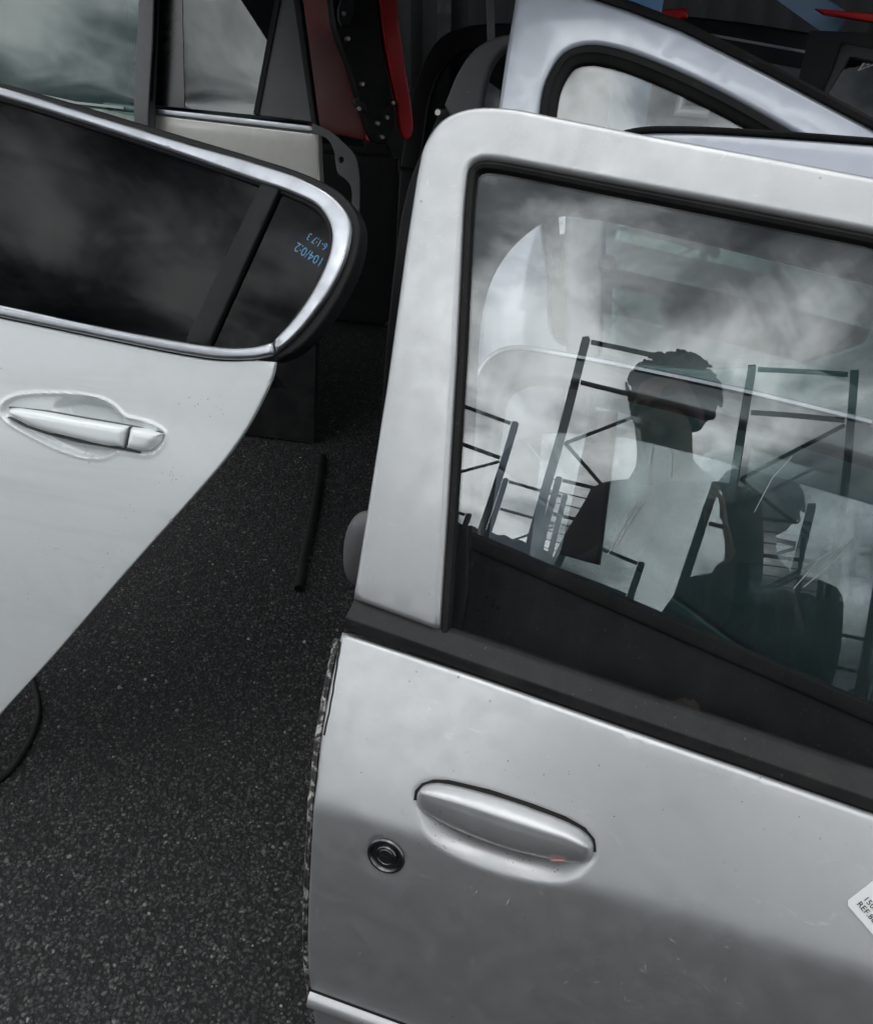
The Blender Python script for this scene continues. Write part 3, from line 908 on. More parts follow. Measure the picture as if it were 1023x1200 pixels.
panel(shD, 'window_glass', PD([(690, 500), (706, 400), (710, 262), (740, 200)], 0) + [(q[0], q[1]) for q in fi[2:][::-1]] + [fi[1], fi[0], (fi[0][0], -0.02), (PD([(690, 500)], 0)[0][0], -0.02)], 'green_glass', DD, d=-0.01, th=0.003, grid=0.06)
ud_, sd_ = shD.us(712, 308)
lathe('round_plug', shD.pt(ud_, sd_, -0.004), shD.normal(sd_), [(0.011, -0.004), (0.011, 0.004), (0.009, 0.006), (0.001, 0.006)], 'grey_plastic', DD, n=24)
panel(shD, 'outer_skin', [(cl[0][0], 0.015), (0.9, 0.015), (0.9, shD.s_at_z(0.012, 0.9)), (cl[0][0] + 0.02, shD.s_at_z(0.012, cl[0][0]))], 'black_plastic', DD, th=0.04, rnd=0.006, grid=0.04)
tube('grab_handle', [shD.pt(*shD.us(735, 262, -0.05), -0.03), shD.pt(*shD.us(742, 258, -0.05), -0.045), shD.pt(*shD.us(830, 280, -0.05), -0.045), shD.pt(*shD.us(840, 288, -0.05), -0.03)], 0.007, 'pale_trim', DD)

# silver-blue door C: broad frame with a round-cornered quarter window
OC = O - nm * 0.40
shC = Sheet(OC, -20, [(-1.2, -4), (-0.3, 12), (-0.04, 22), (0.0, 25), (1.2, 25)], roll=4.0)
DC = thing('silver_blue_car_door', (OC[0], OC[1], 0), 'tall silver blue car door with thick black seal around its tapering window', 'car door', 'detached car doors leaning in rows')
PC = shC.path
fo = PC([(548, 520), (560, 400), (572, 250), (583, 125), (592, 62), (604, -10), (616, -28), (650, -20), (695, -4), (740, 11), (800, 34), (900, 84), (1023, 149), (1090, 190)], 0, 1)
fo += [(fo[-1][0] + 0.1, fo[-1][1] - 0.1), (fo[-1][0] + 0.14, -0.05)]
hole = PC([(656, 400), (644, 330), (634, 230), (634, 130), (642, 92), (662, 62), (688, 53), (725, 58), (780, 78), (850, 111), (930, 156), (985, 190), (1010, 230), (1010, 400)], 0, 4, True)
panel(shC, 'window_frame', fo, 'silver_blue_paint', DC, holes=[hole], th=0.035, rnd=0.008, grid=0.04)
if area2(hole) < 0: hole = hole[::-1]
sweep(shC, 'window_seal', hole, [(-0.001, -0.02), (-0.001, 0.000), (0.003, 0.004), (0.009, 0.003), (0.012, -0.001), (0.016, -0.002), (0.0195, -0.006), (0.0195, -0.02)], 'black_rubber', DC, closed=True)
panel(shC, 'window_glass', hole, 'clear_glass', DC, d=-0.012, th=0.0035, grid=0.05)
sweep(shC, 'roof_seal', fo[6:-2], [(-0.001, -0.02), (-0.001, 0.004), (0.004, 0.007), (0.0085, 0.004), (0.0095, -0.02)], 'black_rubber', DC)
panel(shC, 'outer_skin', [(fo[0][0], fo[0][1] - 0.001), (fo[-1][0], fo[-1][1] - 0.001), (fo[-1][0], shC.s_at_z(0.012, fo[-1][0])), (fo[0][0] + 0.02, shC.s_at_z(0.012, fo[0][0]))], 'silver_blue_paint', DC, th=0.04, rnd=0.006, grid=0.05)

# black door with a pale pinstripe further back
OE = O - nm * 0.40 + np.array([0.15, 0.62, 0.12])
shE = Sheet(OE, -20, [(-1.2, 0), (0.0, 22), (1.2, 24)], roll=4.0)
DE = thing('black_car_door', (OE[0], OE[1], 0), 'black car door with a thin pale stripe, upper right behind the silver blue door', 'car door', 'detached car doors leaning in rows')
PE = shE.path
eo = PE([(640, 40), (700, -10), (760, 10), (870, 24), (1000, 45), (1150, 75)], 0, 3)
e0 = shE.s_at_z(0.012, 0.3)
panel(shE, 'outer_skin', eo + [(eo[-1][0], e0), (eo[0][0], e0)], 'black_paint', DE, th=0.05, rnd=0.008, grid=0.06)
sweep(shE, 'pinstripe', PE([(790, 33), (880, 49), (975, 66), (1080, 84)], 0), [(-0.0022, -0.002), (-0.0022, 0.0015), (0.0022, 0.0015), (0.0022, -0.002)], 'dull_silver', DE)
panel(shE, 'grey_patch', PE([(880, 70), (963, 85), (955, 106), (930, 110), (890, 96)], 0), 'grey_paint', DE, d=0.004, th=0.006, rnd=0.002, grid=0.05)
# black framed door with a square-cornered window at the right
OF = O - nm * 0.40 + np.array([0.3, 0.16, 0.10])
shF = Sheet(OF, -24, [(-1.2, 0), (0.0, 26), (1.2, 28)], roll=6.0)
DF = thing('black_car_door', (OF[0], OF[1], 0), 'matt black door frame around a square cornered window at the right edge', 'car door', 'detached car doors leaning in rows')
PF = shF.path
fo = PF([(952, 130), (975, 80), (986, 47), (1100, 70), (1180, 90)], 0)
hole = PF([(972, 106), (996, 67), (1100, 88), (1160, 102), (1120, 180), (960, 150)], 0)
fb = shF.s_at_z(0.012, 0.4)
panel(shF, 'window_frame', fo + [(fo[-1][0], 0.0), (fo[0][0] - 0.02, 0.0)], 'black_plastic', DF, holes=[hole], th=0.03, rnd=0.004, grid=0.05)
panel(shF, 'window_glass', hole, 'smoke_glass', DF, d=-0.006, th=0.0035, grid=0.05)
panel(shF, 'outer_skin', [(fo[0][0] - 0.02, -0.001), (fo[-1][0], -0.001), (fo[-1][0], fb), (fo[0][0] - 0.02, fb)], 'black_paint', DF, th=0.04, rnd=0.006, grid=0.06)

# ================================================================== white door on the left
OW = EYE + ray(150, 383) * 1.17
shW = Sheet(OW, -15, [(-1.2, 0), (-0.45, 6), (-0.26, 12), (-0.20, 16), (-0.14, 24), (-0.09, 20), (-0.02, 24), (0.0, 30), (1.2, 34)], roll=2.0)
DW = thing('white_car_door', (OW[0], OW[1], 0), 'white rear car door with dark tinted glass and bright metal window trim', 'car door', 'detached car doors leaning in rows')
PW = shW.path
top_o = [(-160, 60), (0, 101), (100, 130), (200, 161), (300, 190), (355, 209), (392, 231), (411, 258), (409, 292), (392, 333), (365, 373), (340, 401), (323, 414)]
top_i = [(320, 399), (345, 372), (370, 334), (386, 296), (388, 268), (374, 244), (345, 228), (300, 212), (200, 177), (100, 144), (0, 113), (-160, 72)]
bot_t = [(-160, 325), (0, 357), (110, 381), (220, 401), (270, 407), (300, 405), (319, 400)]
bot_b = [(322, 415), (300, 420), (260, 421), (215, 415), (110, 394), (0, 371), (-160, 340)]
def sm(pts, d=0.0, n=4): return PW(pts, d, n)
panel(shW, 'upper_trim', sm(top_o, 0.006) + sm(top_i, 0.006), 'satin_chrome', DW, d=0.008, th=0.014, rnd=0.0045, grid=0.03, step=0.008)
panel(shW, 'lower_trim', sm(bot_t, 0.006) + sm(bot_b, 0.006), 'satin_chrome', DW, d=0.007, th=0.013, rnd=0.0045, grid=0.03, step=0.008)
rim_o = [(-160, 52), (0, 95), (100, 124), (200, 154), (300, 184), (362, 205), (402, 228), (421, 258), (419, 298), (401, 342), (375, 382), (348, 410), (322, 424)]
rim_i = [(315, 405), (340, 375), (365, 336), (381, 296), (383, 268), (370, 248), (342, 233), (300, 217), (200, 182), (100, 149), (0, 118), (-160, 77)]
panel(shW, 'window_frame', sm(rim_o) + sm(rim_i), 'black_plastic', DW, d=0.0, th=0.03, rnd=0.004, grid=0.03, step=0.008)
glp = sm([(-160, 78), (0, 110), (100, 142), (200, 175), (315, 212)], -0.005) + sm([(218, 408), (110, 388), (0, 364), (-160, 332)], -0.005)
panel(shW, 'window_glass', glp, 'privacy_glass', DW, d=-0.006, th=0.0035, grid=0.05)
qg = sm([(320, 214), (345, 228), (374, 246), (386, 268), (383, 298), (368, 334), (344, 372), (318, 400), (290, 408), (236, 406)], -0.005, 3)
QG = panel(shW, 'quarter_glass', qg, 'privacy_glass', DW, d=-0.0045, th=0.0035, grid=0.05)
panel(shW, 'divider_bar', PW([(309, 206), (331, 214), (244, 406), (216, 401)], 0.003), 'black_plastic', DW, d=0.004, th=0.014, rnd=0.003, grid=0.03)
u1, s1 = shW.us(381, 305, -0.004)
ua_, sa_ = shW.us(330, 272, -0.004)
an = math.degrees(math.atan2(sa_ - s1, ua_ - u1))
text_on(shW, 'handwriting', '104/0:2', (u1, s1 + 0.001), an, 0.0165, -0.0039, 'ink_blue', QG, squash=0.85)
text_on(shW, 'handwriting', '16-1:7 3', (u1 + 0.006, s1 + 0.017), an, 0.013, -0.0039, 'ink_blue', QG, squash=0.8)
arch = sm([(322, 424), (319, 440), (307, 468), (290, 500), (262, 540), (228, 580), (150, 668), (60, 772), (0, 838), (-110, 968)], 0, 4)
ub_ = shW.us(-160, 345)
sw0 = shW.s_at_z(0.012, arch[-1][0])
wb = arch + [(arch[-1][0] - 0.06, sw0), (ub_[0] - 0.35, shW.s_at_z(0.012, ub_[0] - 0.35)), (ub_[0] - 0.35, ub_[1] - 0.002)] + sm([(-160, 342), (0, 373), (110, 396), (215, 417), (260, 423), (300, 422)], 0)
def Z2(pts): return [(x / 4.871, 440 + y / 4.871) for x, y in pts]
wrec = PW(Z2([(5, 215), (18, 165), (75, 128), (190, 110), (330, 108), (480, 118), (590, 143), (660, 185), (712, 238), (800, 262), (900, 298), (942, 338), (925, 392), (872, 440), (800, 446), (668, 428), (625, 455), (560, 468), (450, 455), (300, 402), (150, 325), (50, 265)]), 0, 3, True)
bowl = PW(Z2([(280, 190), (310, 140), (380, 122), (500, 130), (590, 155), (650, 195), (695, 245), (700, 300), (660, 400), (620, 440), (560, 455), (460, 440), (330, 385), (270, 340), (330, 260)]), 0, 3, True)
wrec_a, bowl_a = np.array(wrec), np.array(bowl)
def w_disp(V):
    o = np.zeros(len(V))
    lo, hi = wrec_a.min(0) - 0.004, wrec_a.max(0) + 0.004
    k = (V[:, 0] > lo[0]) & (V[:, 0] < hi[0]) & (V[:, 1] > lo[1]) & (V[:, 1] < hi[1])
    if k.any():
        q = V[k]
        dd = pdist(q, wrec_a) * np.where(inside(q, wrec_a), 1, -1)
        d2 = pdist(q, bowl_a) * np.where(inside(q, bowl_a), 1, -1)
        o[k] = -0.0055 * sstep((dd + 0.0005) / 0.0035) - 0.016 * sstep(d2 / 0.012) + 0.0016 * np.exp(-((dd + 0.002) / 0.0022) ** 2)
    return o
lo, hi = wrec_a.min(0) - 0.012, wrec_a.max(0) + 0.012
panel(shW, 'outer_skin', wb, 'white_paint', DW, d=0.0, th=0.005, shell=True, rnd=0.0025, grid=0.024, disp=w_disp, fine=((lo[0], lo[1], hi[0], hi[1]), 0.0024))
rg = random.Random(4)
it = []
for k in range(60):
    x, y = rg.choice(((88, 528), (95, 530), (120, 672), (60, 640), (200, 560), (250, 480), (230, 470), (150, 600), (40, 700)))
    u_, s_ = shW.us(max(3, rg.gauss(x, 10)), rg.gauss(y, 7))
    it.append((u_, s_, rg.uniform(0.0006, 0.003), rg.uniform(0.0004, 0.0010), rg.gauss(0.1, 0.5)))
flakes(shW, 'grit_specks', it, 'grey_plastic', DW, w_disp, 0.0014)
grip = PW(Z2([(38, 205), (45, 186), (90, 186), (250, 208), (450, 245), (732, 292), (704, 414), (600, 405), (450, 372), (270, 326), (150, 285), (60, 235)]), 0.008)
inn = [tuple(q) for q in inset_ring(resample(wb if area2(wb) > 0 else wb[::-1], 0.03), 0.035)]
panel(shW, 'inner_panel', inn, 'black_plastic', DW, d=-0.032, th=0.02, grid=0.06)
grip_a = np.array(grip)
def grip_disp(V):
    dd = pdist(V, grip_a)
    return 0.011 * np.sqrt(np.maximum(0, 1 - (1 - np.clip(dd / 0.011, 0, 1)) ** 2))
HW = panel(shW, 'door_handle', grip, 'white_paint', DW, d=0.001, th=0.006, grid=0.004, step=0.005, disp=grip_disp, sharp=70)
cap = PW(Z2([(738, 294), (830, 308), (912, 334), (890, 380), (845, 428), (800, 434), (710, 416)]), 0.008)
cap_a = np.array(cap)
panel(shW, 'key_cover', cap, 'white_paint', HW, d=0.001, th=0.006, grid=0.004, step=0.005, disp=lambda V: 0.011 * np.sqrt(np.maximum(0, 1 - (1 - np.clip(pdist(V, cap_a) / 0.011, 0, 1)) ** 2)), sharp=70)
sweep(shW, 'handle_gap', PW(Z2([(46, 182), (250, 204), (450, 240), (735, 289), (914, 330)]), 0.002), [(-0.0012, -0.006), (-0.0012, 0.0005), (0.0012, 0.0005), (0.0012, -0.006)], 'grey_plastic', HW)

sweep(shW, 'handle_gap', PW(Z2([(48, 238), (150, 292), (270, 332), (450, 379), (700, 421), (800, 440)]), 0.000), [(-0.0009, -0.010), (-0.0009, 0.0012), (0.0009, 0.0012), (0.0009, -0.010)], 'grey_plastic', HW)
sweep(shW, 'handle_gap', PW(Z2([(736, 292), (707, 416)]), 0.008), [(-0.0006, -0.006), (-0.0006, 0.0075), (0.0006, 0.0075), (0.0006, -0.006)], 'grey_plastic', HW)

# ================================================================== doors behind the white one
OG = EYE + ray(280, 145) * 2.45
shG = Sheet(OG, -10, [(-1.2, 0), (-0.2, 8), (0.0, 14), (0.05, 22), (1.2, 24)], roll=2.0)
DG = thing('beige_car_door', (OG[0], OG[1], 0), 'beige metallic car door with bright sill strip and triangular side pane, behind the white door', 'car door', 'detached car doors leaning in rows')
PG = shG.path
sill_t, sill_b = [(120, 119), (197, 128), (290, 138), (368, 147)], [(369, 155), (290, 146), (197, 135), (120, 126)]
panel(shG, 'sill_strip', PG(sill_t, 0.004) + PG(sill_b, 0.004), 'satin_chrome', DG, d=0.006, th=0.012, rnd=0.003, grid=0.05)
gb_ = PG([(372, 153), (373, 185), (375, 222)], 0)
s0_ = shG.s_at_z(0.012, 0.0)
panel(shG, 'outer_skin', PG([(120, 126), (197, 135), (290, 146), (369, 155)], 0) + gb_ + [(gb_[-1][0] + 0.002, gb_[-1][1] - 0.10), (gb_[0][0] - 0.7, gb_[-1][1] - 0.10), (gb_[0][0] - 0.7, gb_[0][1])], 'beige_paint', DG, th=0.04, rnd=0.006, grid=0.05)
panel(shG, 'shade_lower_skin', [(gb_[0][0] - 0.7, gb_[-1][1] - 0.101), (gb_[-1][0], gb_[-1][1] - 0.101), (gb_[-1][0] - 0.02, s0_), (gb_[0][0] - 0.7, s0_)], 'black_plastic', DG, d=-0.002, th=0.036, grid=0.06)  # lower part made black to stand in for the deep shade
panel(shG, 'rear_frame', PG([(338, -60), (352, 0), (372, 150), (366, 150), (344, 0), (330, -60)], 0.004), 'black_plastic', DG, d=0.006, th=0.03, rnd=0.002, grid=0.05)
panel(shG, 'side_pane', PG([(310, -60), (328, 0), (303, 134), (366, 143), (345, 0), (330, -60)][0:3] + [(366, 142), (345, 0), (332, -60)], 0), 'grey_plastic', DG, d=0.0, th=0.004, grid=0.05)
panel(shG, 'pane_divider', PG([(336, -60), (328, 0), (303, 134), (297, 133), (322, 0), (329, -60)], 0.003), 'black_rubber', DG, d=0.004, th=0.02, grid=0.05)
panel(shG, 'window_glass', PG([(212, -60), (324, -60), (322, 0), (300, 134), (216, 126)], 0), 'smoke_glass', DG, d=-0.004, th=0.0035, grid=0.05)
panel(shG, 'window_frame', PG([(150, -60), (212, -60), (216, 126), (150, 120)], 0), 'gloss_black', DG, d=-0.002, th=0.02, grid=0.05)  # black panel stands in for the shaded gap beside the glass
panel(shG, 'door_lining', PG([(150, -70), (345, -70), (366, 143), (150, 125)], -0.06), 'trim_grey', DG, d=-0.07, th=0.01, grid=0.06)
# the door at far top left
OH = OG + shG.w * 0.05
shH = Sheet(OH, -10, [(-1.2, 0), (-0.2, 8), (0.0, 14), (0.05, 22), (1.2, 24)], roll=2.0)
DH = thing('green_glass_car_door', (OH[0], OH[1], 0), 'car door with greenish window glass and dark grey upright frame, top left corner', 'car door', 'detached car doors leaning in rows')
PH = shH.path
panel(shH, 'window_frame', PH([(166, -60), (184, -60), (177, 160), (158, 160)], 0), 'grey_plastic', DH, d=0.004, th=0.03, rnd=0.003, grid=0.05)
sweep(shH, 'window_seal', PH([(184, -60), (181, 50), (176, 160)], 0), [(-0.004, -0.01), (-0.004, 0.006), (0.0, 0.007), (0.0, -0.01)], 'black_rubber', DH)
panel(shH, 'window_glass', PH([(-200, -60), (168, -60), (160, 136), (40, 112), (-200, 60)], 0), 'green_glass', DH, d=-0.006, th=0.004, grid=0.05)
sweep(shH, 'glass_edge', PH([(38, 109), (90, 120), (145, 126)], 0), [(-0.0028, -0.006), (-0.0028, 0.001), (0.0028, 0.001), (0.0028, -0.006)], 'pale_trim', DH)
hb = shH.s_at_z(0.012, 0)
pa, pb_ = shH.us(-200, 64), shH.us(176, 164)
panel(shH, 'outer_skin', [(pa[0], pb_[1] - 0.0), (pb_[0], pb_[1]), (pb_[0], hb), (pa[0], hb)], 'black_plastic', DH, d=-0.001, th=0.04, grid=0.06)
panel(shH, 'door_lining', PH([(-200, -70), (160, -70), (150, 150), (-200, 100)], -0.06), 'grey_plastic', DH, d=-0.075, th=0.01, grid=0.06)

# ================================================================== red doors and dark ones between the rows
OR = EYE + ray(400, 110) * 2.75
shR = Sheet(OR, -40, [(-1.6, 0), (1.2, 14)])
DR = thing('red_car_door', (OR[0], OR[1], OR[2]), 'red car door in deep shade beside the beige door', 'car door', 'detached car doors leaning in rows')
PR = shR.path
ro = PR([(372, 152), (345, 130), (335, -40), (380, -40), (392, 30), (412, 80), (424, 125), (428, 165)], 0, 3)
rs = shR.s_at_z(0.012)
panel(shR, 'outer_skin', ro, 'red_paint', DR, th=0.03, rnd=0.004, grid=0.06)
tz_ = shR.s_at_z(1.43)
panel(shR, 'hanger_strap', [(ro[0][0] + 0.02, ro[0][1]), (ro[0][0] + 0.06, ro[0][1]), (ro[0][0] + 0.06, tz_), (ro[0][0] + 0.02, tz_)], 'black_rubber', DR, d=-0.034, th=0.004, grid=0.08)
OR2 = EYE + ray(450, 80) * 2.4
shS = Sheet(OR2, 18, [(-1.6, 2), (1.2, 12)])
DS = thing('red_edged_car_door', (OR2[0], OR2[1], OR2[2]), 'car door turned edge on, red skin and black inside with steel bolts', 'car door', 'detached car doors leaning in rows')
PS = shS.path
skin = PS([(441, -40), (446, 20), (456, 80), (466, 125), (470, 155), (476, 163), (482, 156), (482, 130), (474, 80), (466, 20), (462, -40)], 0, 3)
panel(shS, 'outer_skin', skin, 'red_paint', DS, d=0.01, th=0.03, rnd=0.004, grid=0.04)
ins = PS([(385, -40), (392, 30), (410, 80), (428, 140), (440, 168), (455, 165), (463, 140), (455, 90), (445, 20), (440, -40)], 0, 2)
ss_ = shS.s_at_z(0.012)
panel(shS, 'inner_panel', ins, 'black_plastic', DS, d=0.0, th=0.05, rnd=0.006, grid=0.05)
tz_ = shS.s_at_z(1.43)
u9 = shS.us(412, -40)[0]
panel(shS, 'hanger_strap', [(u9 - 0.02, shS.us(412, -36)[1]), (u9 + 0.02, shS.us(412, -36)[1]), (u9 + 0.02, tz_), (u9 - 0.02, tz_)], 'black_rubber', DS, d=-0.01, th=0.004, grid=0.06)
hg = panel(shS, 'hinge_bracket', PS([(396, 10), (404, -20), (413, -20), (414, 14), (408, 30), (400, 30), (396, 22)], 0.01), 'dark_steel', DS, d=0.016, th=0.02, rnd=0.003, grid=0.03)
hg2 = panel(shS, 'hinge_bracket', PS([(413, 118), (420, 114), (428, 122), (431, 131), (420, 130)], 0.01), 'dark_steel', DS, d=0.016, th=0.02, rnd=0.003, grid=0.03)
for x, y in ((402, 16), (407, 45), (424, 98), (420, 127), (453, 137), (442, 144), (447, 160), (460, 120)):
    u_, s_ = shS.us(x, y, 0.008)
    lathe('bolt', shS.pt(u_, s_, 0.0), shS.normal(s_), [(0.006, -0.002), (0.006, 0.018), (0.0045, 0.021), (0.001, 0.021)], 'bolt_steel', DS, n=6)
# its pressed steel end flange with a hole shows past the skin
OK_ = OG + shG.h * 0.10 + shG.w * 0.02
shK = Sheet(EYE + ray(405, 190) * 2.33, -14, [(-1.6, 6), (1.2, 14)])
PK = shK.path
ko = PK([(366, 144), (385, 152), (402, 166), (416, 182), (421, 205), (421, 250), (419, 330)], 0, 3)
ki = PK([(410, 330), (412, 250), (411, 218), (404, 209), (396, 203), (393, 190), (391, 176), (383, 162), (366, 156)], 0, 3)
hu = shK.us(400, 187)
panel(shK, 'end_flange', ko + ki, 'grey_plastic', DG, holes=[[(hu[0] + 0.0065 * math.cos(a), hu[1] + 0.0075 * math.sin(a)) for a in np.linspace(0, 2 * math.pi, 13)[:-1]]], th=0.004, rnd=0.0015, grid=0.03, step=0.006, label='grey pressed steel flange with a small round hole')

# curved grey arch trim standing left of the silver-blue door
OA = O - nm * 0.40 + np.array([-0.06, 0.45, 0.16])
shA = Sheet(OA, -20, [(-1.6, 4), (0, 14), (1.2, 20)])
DA = thing('arch_trim', (OA[0], OA[1], 0), 'curved grey arch shaped trim rising left of the silver blue door', 'car trim')
PA = shA.path
ao = PA([(440, 460), (462, 300), (488, 190), (520, 122), (536, 84), (556, 56), (582, 42), (615, 36)], 0, 4)
ai = PA([(615, 50), (592, 56), (576, 74), (567, 100), (561, 140), (540, 240), (520, 460)], 0, 4)
panel(shA, 'arch', ao[12:] + ai[:-6], 'grey_plastic', DA, th=0.02, rnd=0.006, grid=0.03)
panel(shA, 'arch_lip', PA([(440, 560), (458, 330), (476, 220), (505, 150), (518, 126), (545, 126), (530, 200), (510, 330), (500, 560)], -0.02, 3), 'black_plastic', DA, d=-0.024, th=0.02, rnd=0.005, grid=0.05)
as_ = shA.s_at_z(0.012)
q0, q1 = shA.us(470, 560, -0.024), shA.us(500, 560, -0.024)
panel(shA, 'foot', [(q0[0] - 0.03, q0[1]), (q1[0], q0[1]), (q1[0], as_), (q0[0], as_)], 'black_plastic', DA, d=-0.026, th=0.016, grid=0.06)
u_, s_ = shA.us(515, 132, 0.0)
lathe('clip', shA.pt(u_, s_, 0), shA.normal(s_), [(0.007, -0.004), (0.007, 0.006), (0.005, 0.009), (0.001, 0.009)], 'bolt_steel', DA, n=8)
beam('stay', shA.pt(*shA.us(572, 60), -0.02), shA.pt(*shA.us(569, -60), -0.02), 0.012, 0.006, 'grey_plastic', DA)
# rounded grey part peeking out behind the silver door's rear pillar
OM = main.pt(*main.us(430, 645, -0.07), -0.07)
bm = bmesh.new()
bmesh.ops.create_uvsphere(bm, u_segments=28, v_segments=16, radius=1.0)
for v_ in bm.verts:
    c = v_.co.copy()
    c.x = math.copysign(abs(c.x) ** 0.8, c.x); c.z = math.copysign(abs(c.z) ** 0.85, c.z)
    v_.co = Vector(OM) + Vector(main.h) * (c.x * 0.028) + Vector(main.w) * (c.y * 0.020) + Vector(main.v) * (c.z * 0.055 + c.x * 0.006)
MH = thing('mirror_housing', (OM[0], OM[1], OM[2] - 0.055), 'rounded dark grey plastic housing peeking out behind the silver door pillar', 'mirror housing')
bm_link('shell', bm, 'grey_plastic', MH)
pc = np.array(OM)
tube('mirror_stalk', [pc, pc + main.h * 0.05 - main.w * 0.02, pc + main.h * 0.12 - main.w * 0.03], 0.010, 'black_plastic', MH)

# black doors added across the far end to stand in for its darkness
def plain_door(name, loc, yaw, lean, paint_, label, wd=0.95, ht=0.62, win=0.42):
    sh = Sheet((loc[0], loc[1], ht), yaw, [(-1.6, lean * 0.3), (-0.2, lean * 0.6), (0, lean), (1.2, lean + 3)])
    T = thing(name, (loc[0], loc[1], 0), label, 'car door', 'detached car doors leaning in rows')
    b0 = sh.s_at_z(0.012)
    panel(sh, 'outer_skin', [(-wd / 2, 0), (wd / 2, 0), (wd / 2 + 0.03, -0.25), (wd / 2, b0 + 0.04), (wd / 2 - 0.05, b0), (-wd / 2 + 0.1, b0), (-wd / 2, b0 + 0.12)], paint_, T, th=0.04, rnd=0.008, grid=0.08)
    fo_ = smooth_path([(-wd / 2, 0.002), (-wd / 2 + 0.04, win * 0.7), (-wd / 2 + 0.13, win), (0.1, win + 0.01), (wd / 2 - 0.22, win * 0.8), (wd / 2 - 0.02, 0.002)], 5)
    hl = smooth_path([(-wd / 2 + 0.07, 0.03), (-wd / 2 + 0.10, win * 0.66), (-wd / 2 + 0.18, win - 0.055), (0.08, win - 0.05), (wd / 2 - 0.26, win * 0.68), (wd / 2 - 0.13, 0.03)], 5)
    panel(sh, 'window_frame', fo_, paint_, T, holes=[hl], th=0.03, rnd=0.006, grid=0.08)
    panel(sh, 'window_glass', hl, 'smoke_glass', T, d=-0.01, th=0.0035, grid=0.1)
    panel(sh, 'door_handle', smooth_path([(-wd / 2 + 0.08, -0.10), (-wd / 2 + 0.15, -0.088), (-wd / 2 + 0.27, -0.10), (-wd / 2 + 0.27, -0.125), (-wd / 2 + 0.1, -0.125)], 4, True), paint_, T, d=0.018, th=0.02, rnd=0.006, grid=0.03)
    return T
plain_door('black_car_door', (-0.62, 3.35), -14, 12, 'black_paint', 'black car door added as dark fill at the far end of the gap, behind the red edged door')
plain_door('black_car_door', (0.30, 2.9), -20, 14, 'black_paint', 'black car door added as dark fill between arch trim and red edged door')
plain_door('black_car_door', (1.30, 2.6), -20, 14, 'black_paint', 'black car door added as dark fill far behind the silver blue doors at upper right')
plain_door('black_car_door', (-1.75, 3.1), -10, 12, 'black_paint', 'black car door added as dark fill behind the green glass door at upper left')


# rack of blue posts over the back rows, red spares on it
RK = thing('blue_rack', (0.9, 1.75, 0), 'blue painted steel storage rack with an added unseen deck shading the rows of doors', 'storage rack')
pw = EYE + ray(752, 0) * 1.50
posts = [(pw[0], pw[1]), (pw[0] + 1.9, pw[1]), (-2.1, pw[1] + 1.9), (pw[0], pw[1] + 1.9), (pw[0] + 1.9, pw[1] + 1.9)]
for x, y in posts: beam('post', (x, y, 0.0), (x, y, 3.2), 0.055, 0.05, 'blue_paint', RK, bev=0.004)
posts_z = 1.38
for i, j in ((0, 1), (3, 4), (0, 3), (1, 4), (2, 3)):
    beam('beam', (*posts[i], posts_z), (*posts[j], posts_z), 0.045, 0.10, 'blue_paint', RK, bev=0.004)
for k in range(22):  # unseen overhead deck, added to shade the gap between the rows
    xa, xb = -2.2 + k * 0.21, -2.2 + k * 0.21 + 0.2095
    ya = 1.12 if xa > -0.80 else 2.5  # set back on the left to keep sky on the beige door
    p = [(xa, ya), (xb, ya), (xb, 3.6), (xa, 3.6)]
    z0 = posts_z + 0.052
    link('shade_board', [(*q, z0) for q in p] + [(*q, z0 + 0.025) for q in p], [(3, 2, 1, 0), (4, 5, 6, 7), (0, 1, 5, 4), (1, 2, 6, 5), (2, 3, 7, 6), (3, 0, 4, 7)], 'dark_steel', RK, False)
ps = [EYE + ray(925, -12) * 1.75, EYE + ray(962, 14) * 1.72]
beam('brace', ps[0] + (ps[0] - ps[1]) * 4.0, ps[1] + (ps[1] - ps[0]) * 0.6, 0.04, 0.008, 'blue_paint', RK, ref=(0, 1, 0.3))
for pts, dist, lab in (([(765, 12), (803, 8), (805, 20), (768, 26)], 1.78, 'short red car body panel strip at the top beside the blue post'), ([(955, 9), (1040, 16), (1140, 24), (1140, 40), (1020, 25), (965, 16)], 1.66, 'red car body panel in the upper right corner')):
    oo = EYE + ray(*pts[0]) * dist
    shr = Sheet(oo, -20, [(-1.6, 2), (1.2, 12)])
    T = thing('scrap_body_strip', (oo[0], oo[1], 0), lab, 'car part')
    p = [shr.us(*q) for q in pts]
    panel(shr, 'outer_skin', p, 'red_paint', T, th=0.02, rnd=0.003, grid=0.04)
    b0_ = shr.s_at_z(0.012)
    us_ = np.array(p)
    panel(shr, 'dark_underside', [(us_[:, 0].min(), us_[:, 1].min() - 0.002), (us_[:, 0].max(), us_[:, 1].min() - 0.002), (us_[:, 0].max(), b0_), (us_[:, 0].min(), b0_)], 'black_plastic', T, d=-0.022, th=0.01, grid=0.08)

# ================================================================== small things on the ground
cb = [ground_pt(x, y, 0.006) for x, y in ((30, 770), (44, 820), (42, 850), (22, 890), (-6, 918), (-60, 950))]
tag(tube('black_cable', cb, 0.006, 'black_rubber'), 'thin black cable lying on the asphalt under the white door', 'cable')
rd = [ground_pt(x, y, 0.01) for x, y in ((378, 535), (368, 600), (357, 650), (350, 690))]
tag(tube('rubber_strip', rd, 0.011, 'black_rubber', n=8), 'straight black rubber strip lying in the gap between the doors', 'rubber strip')

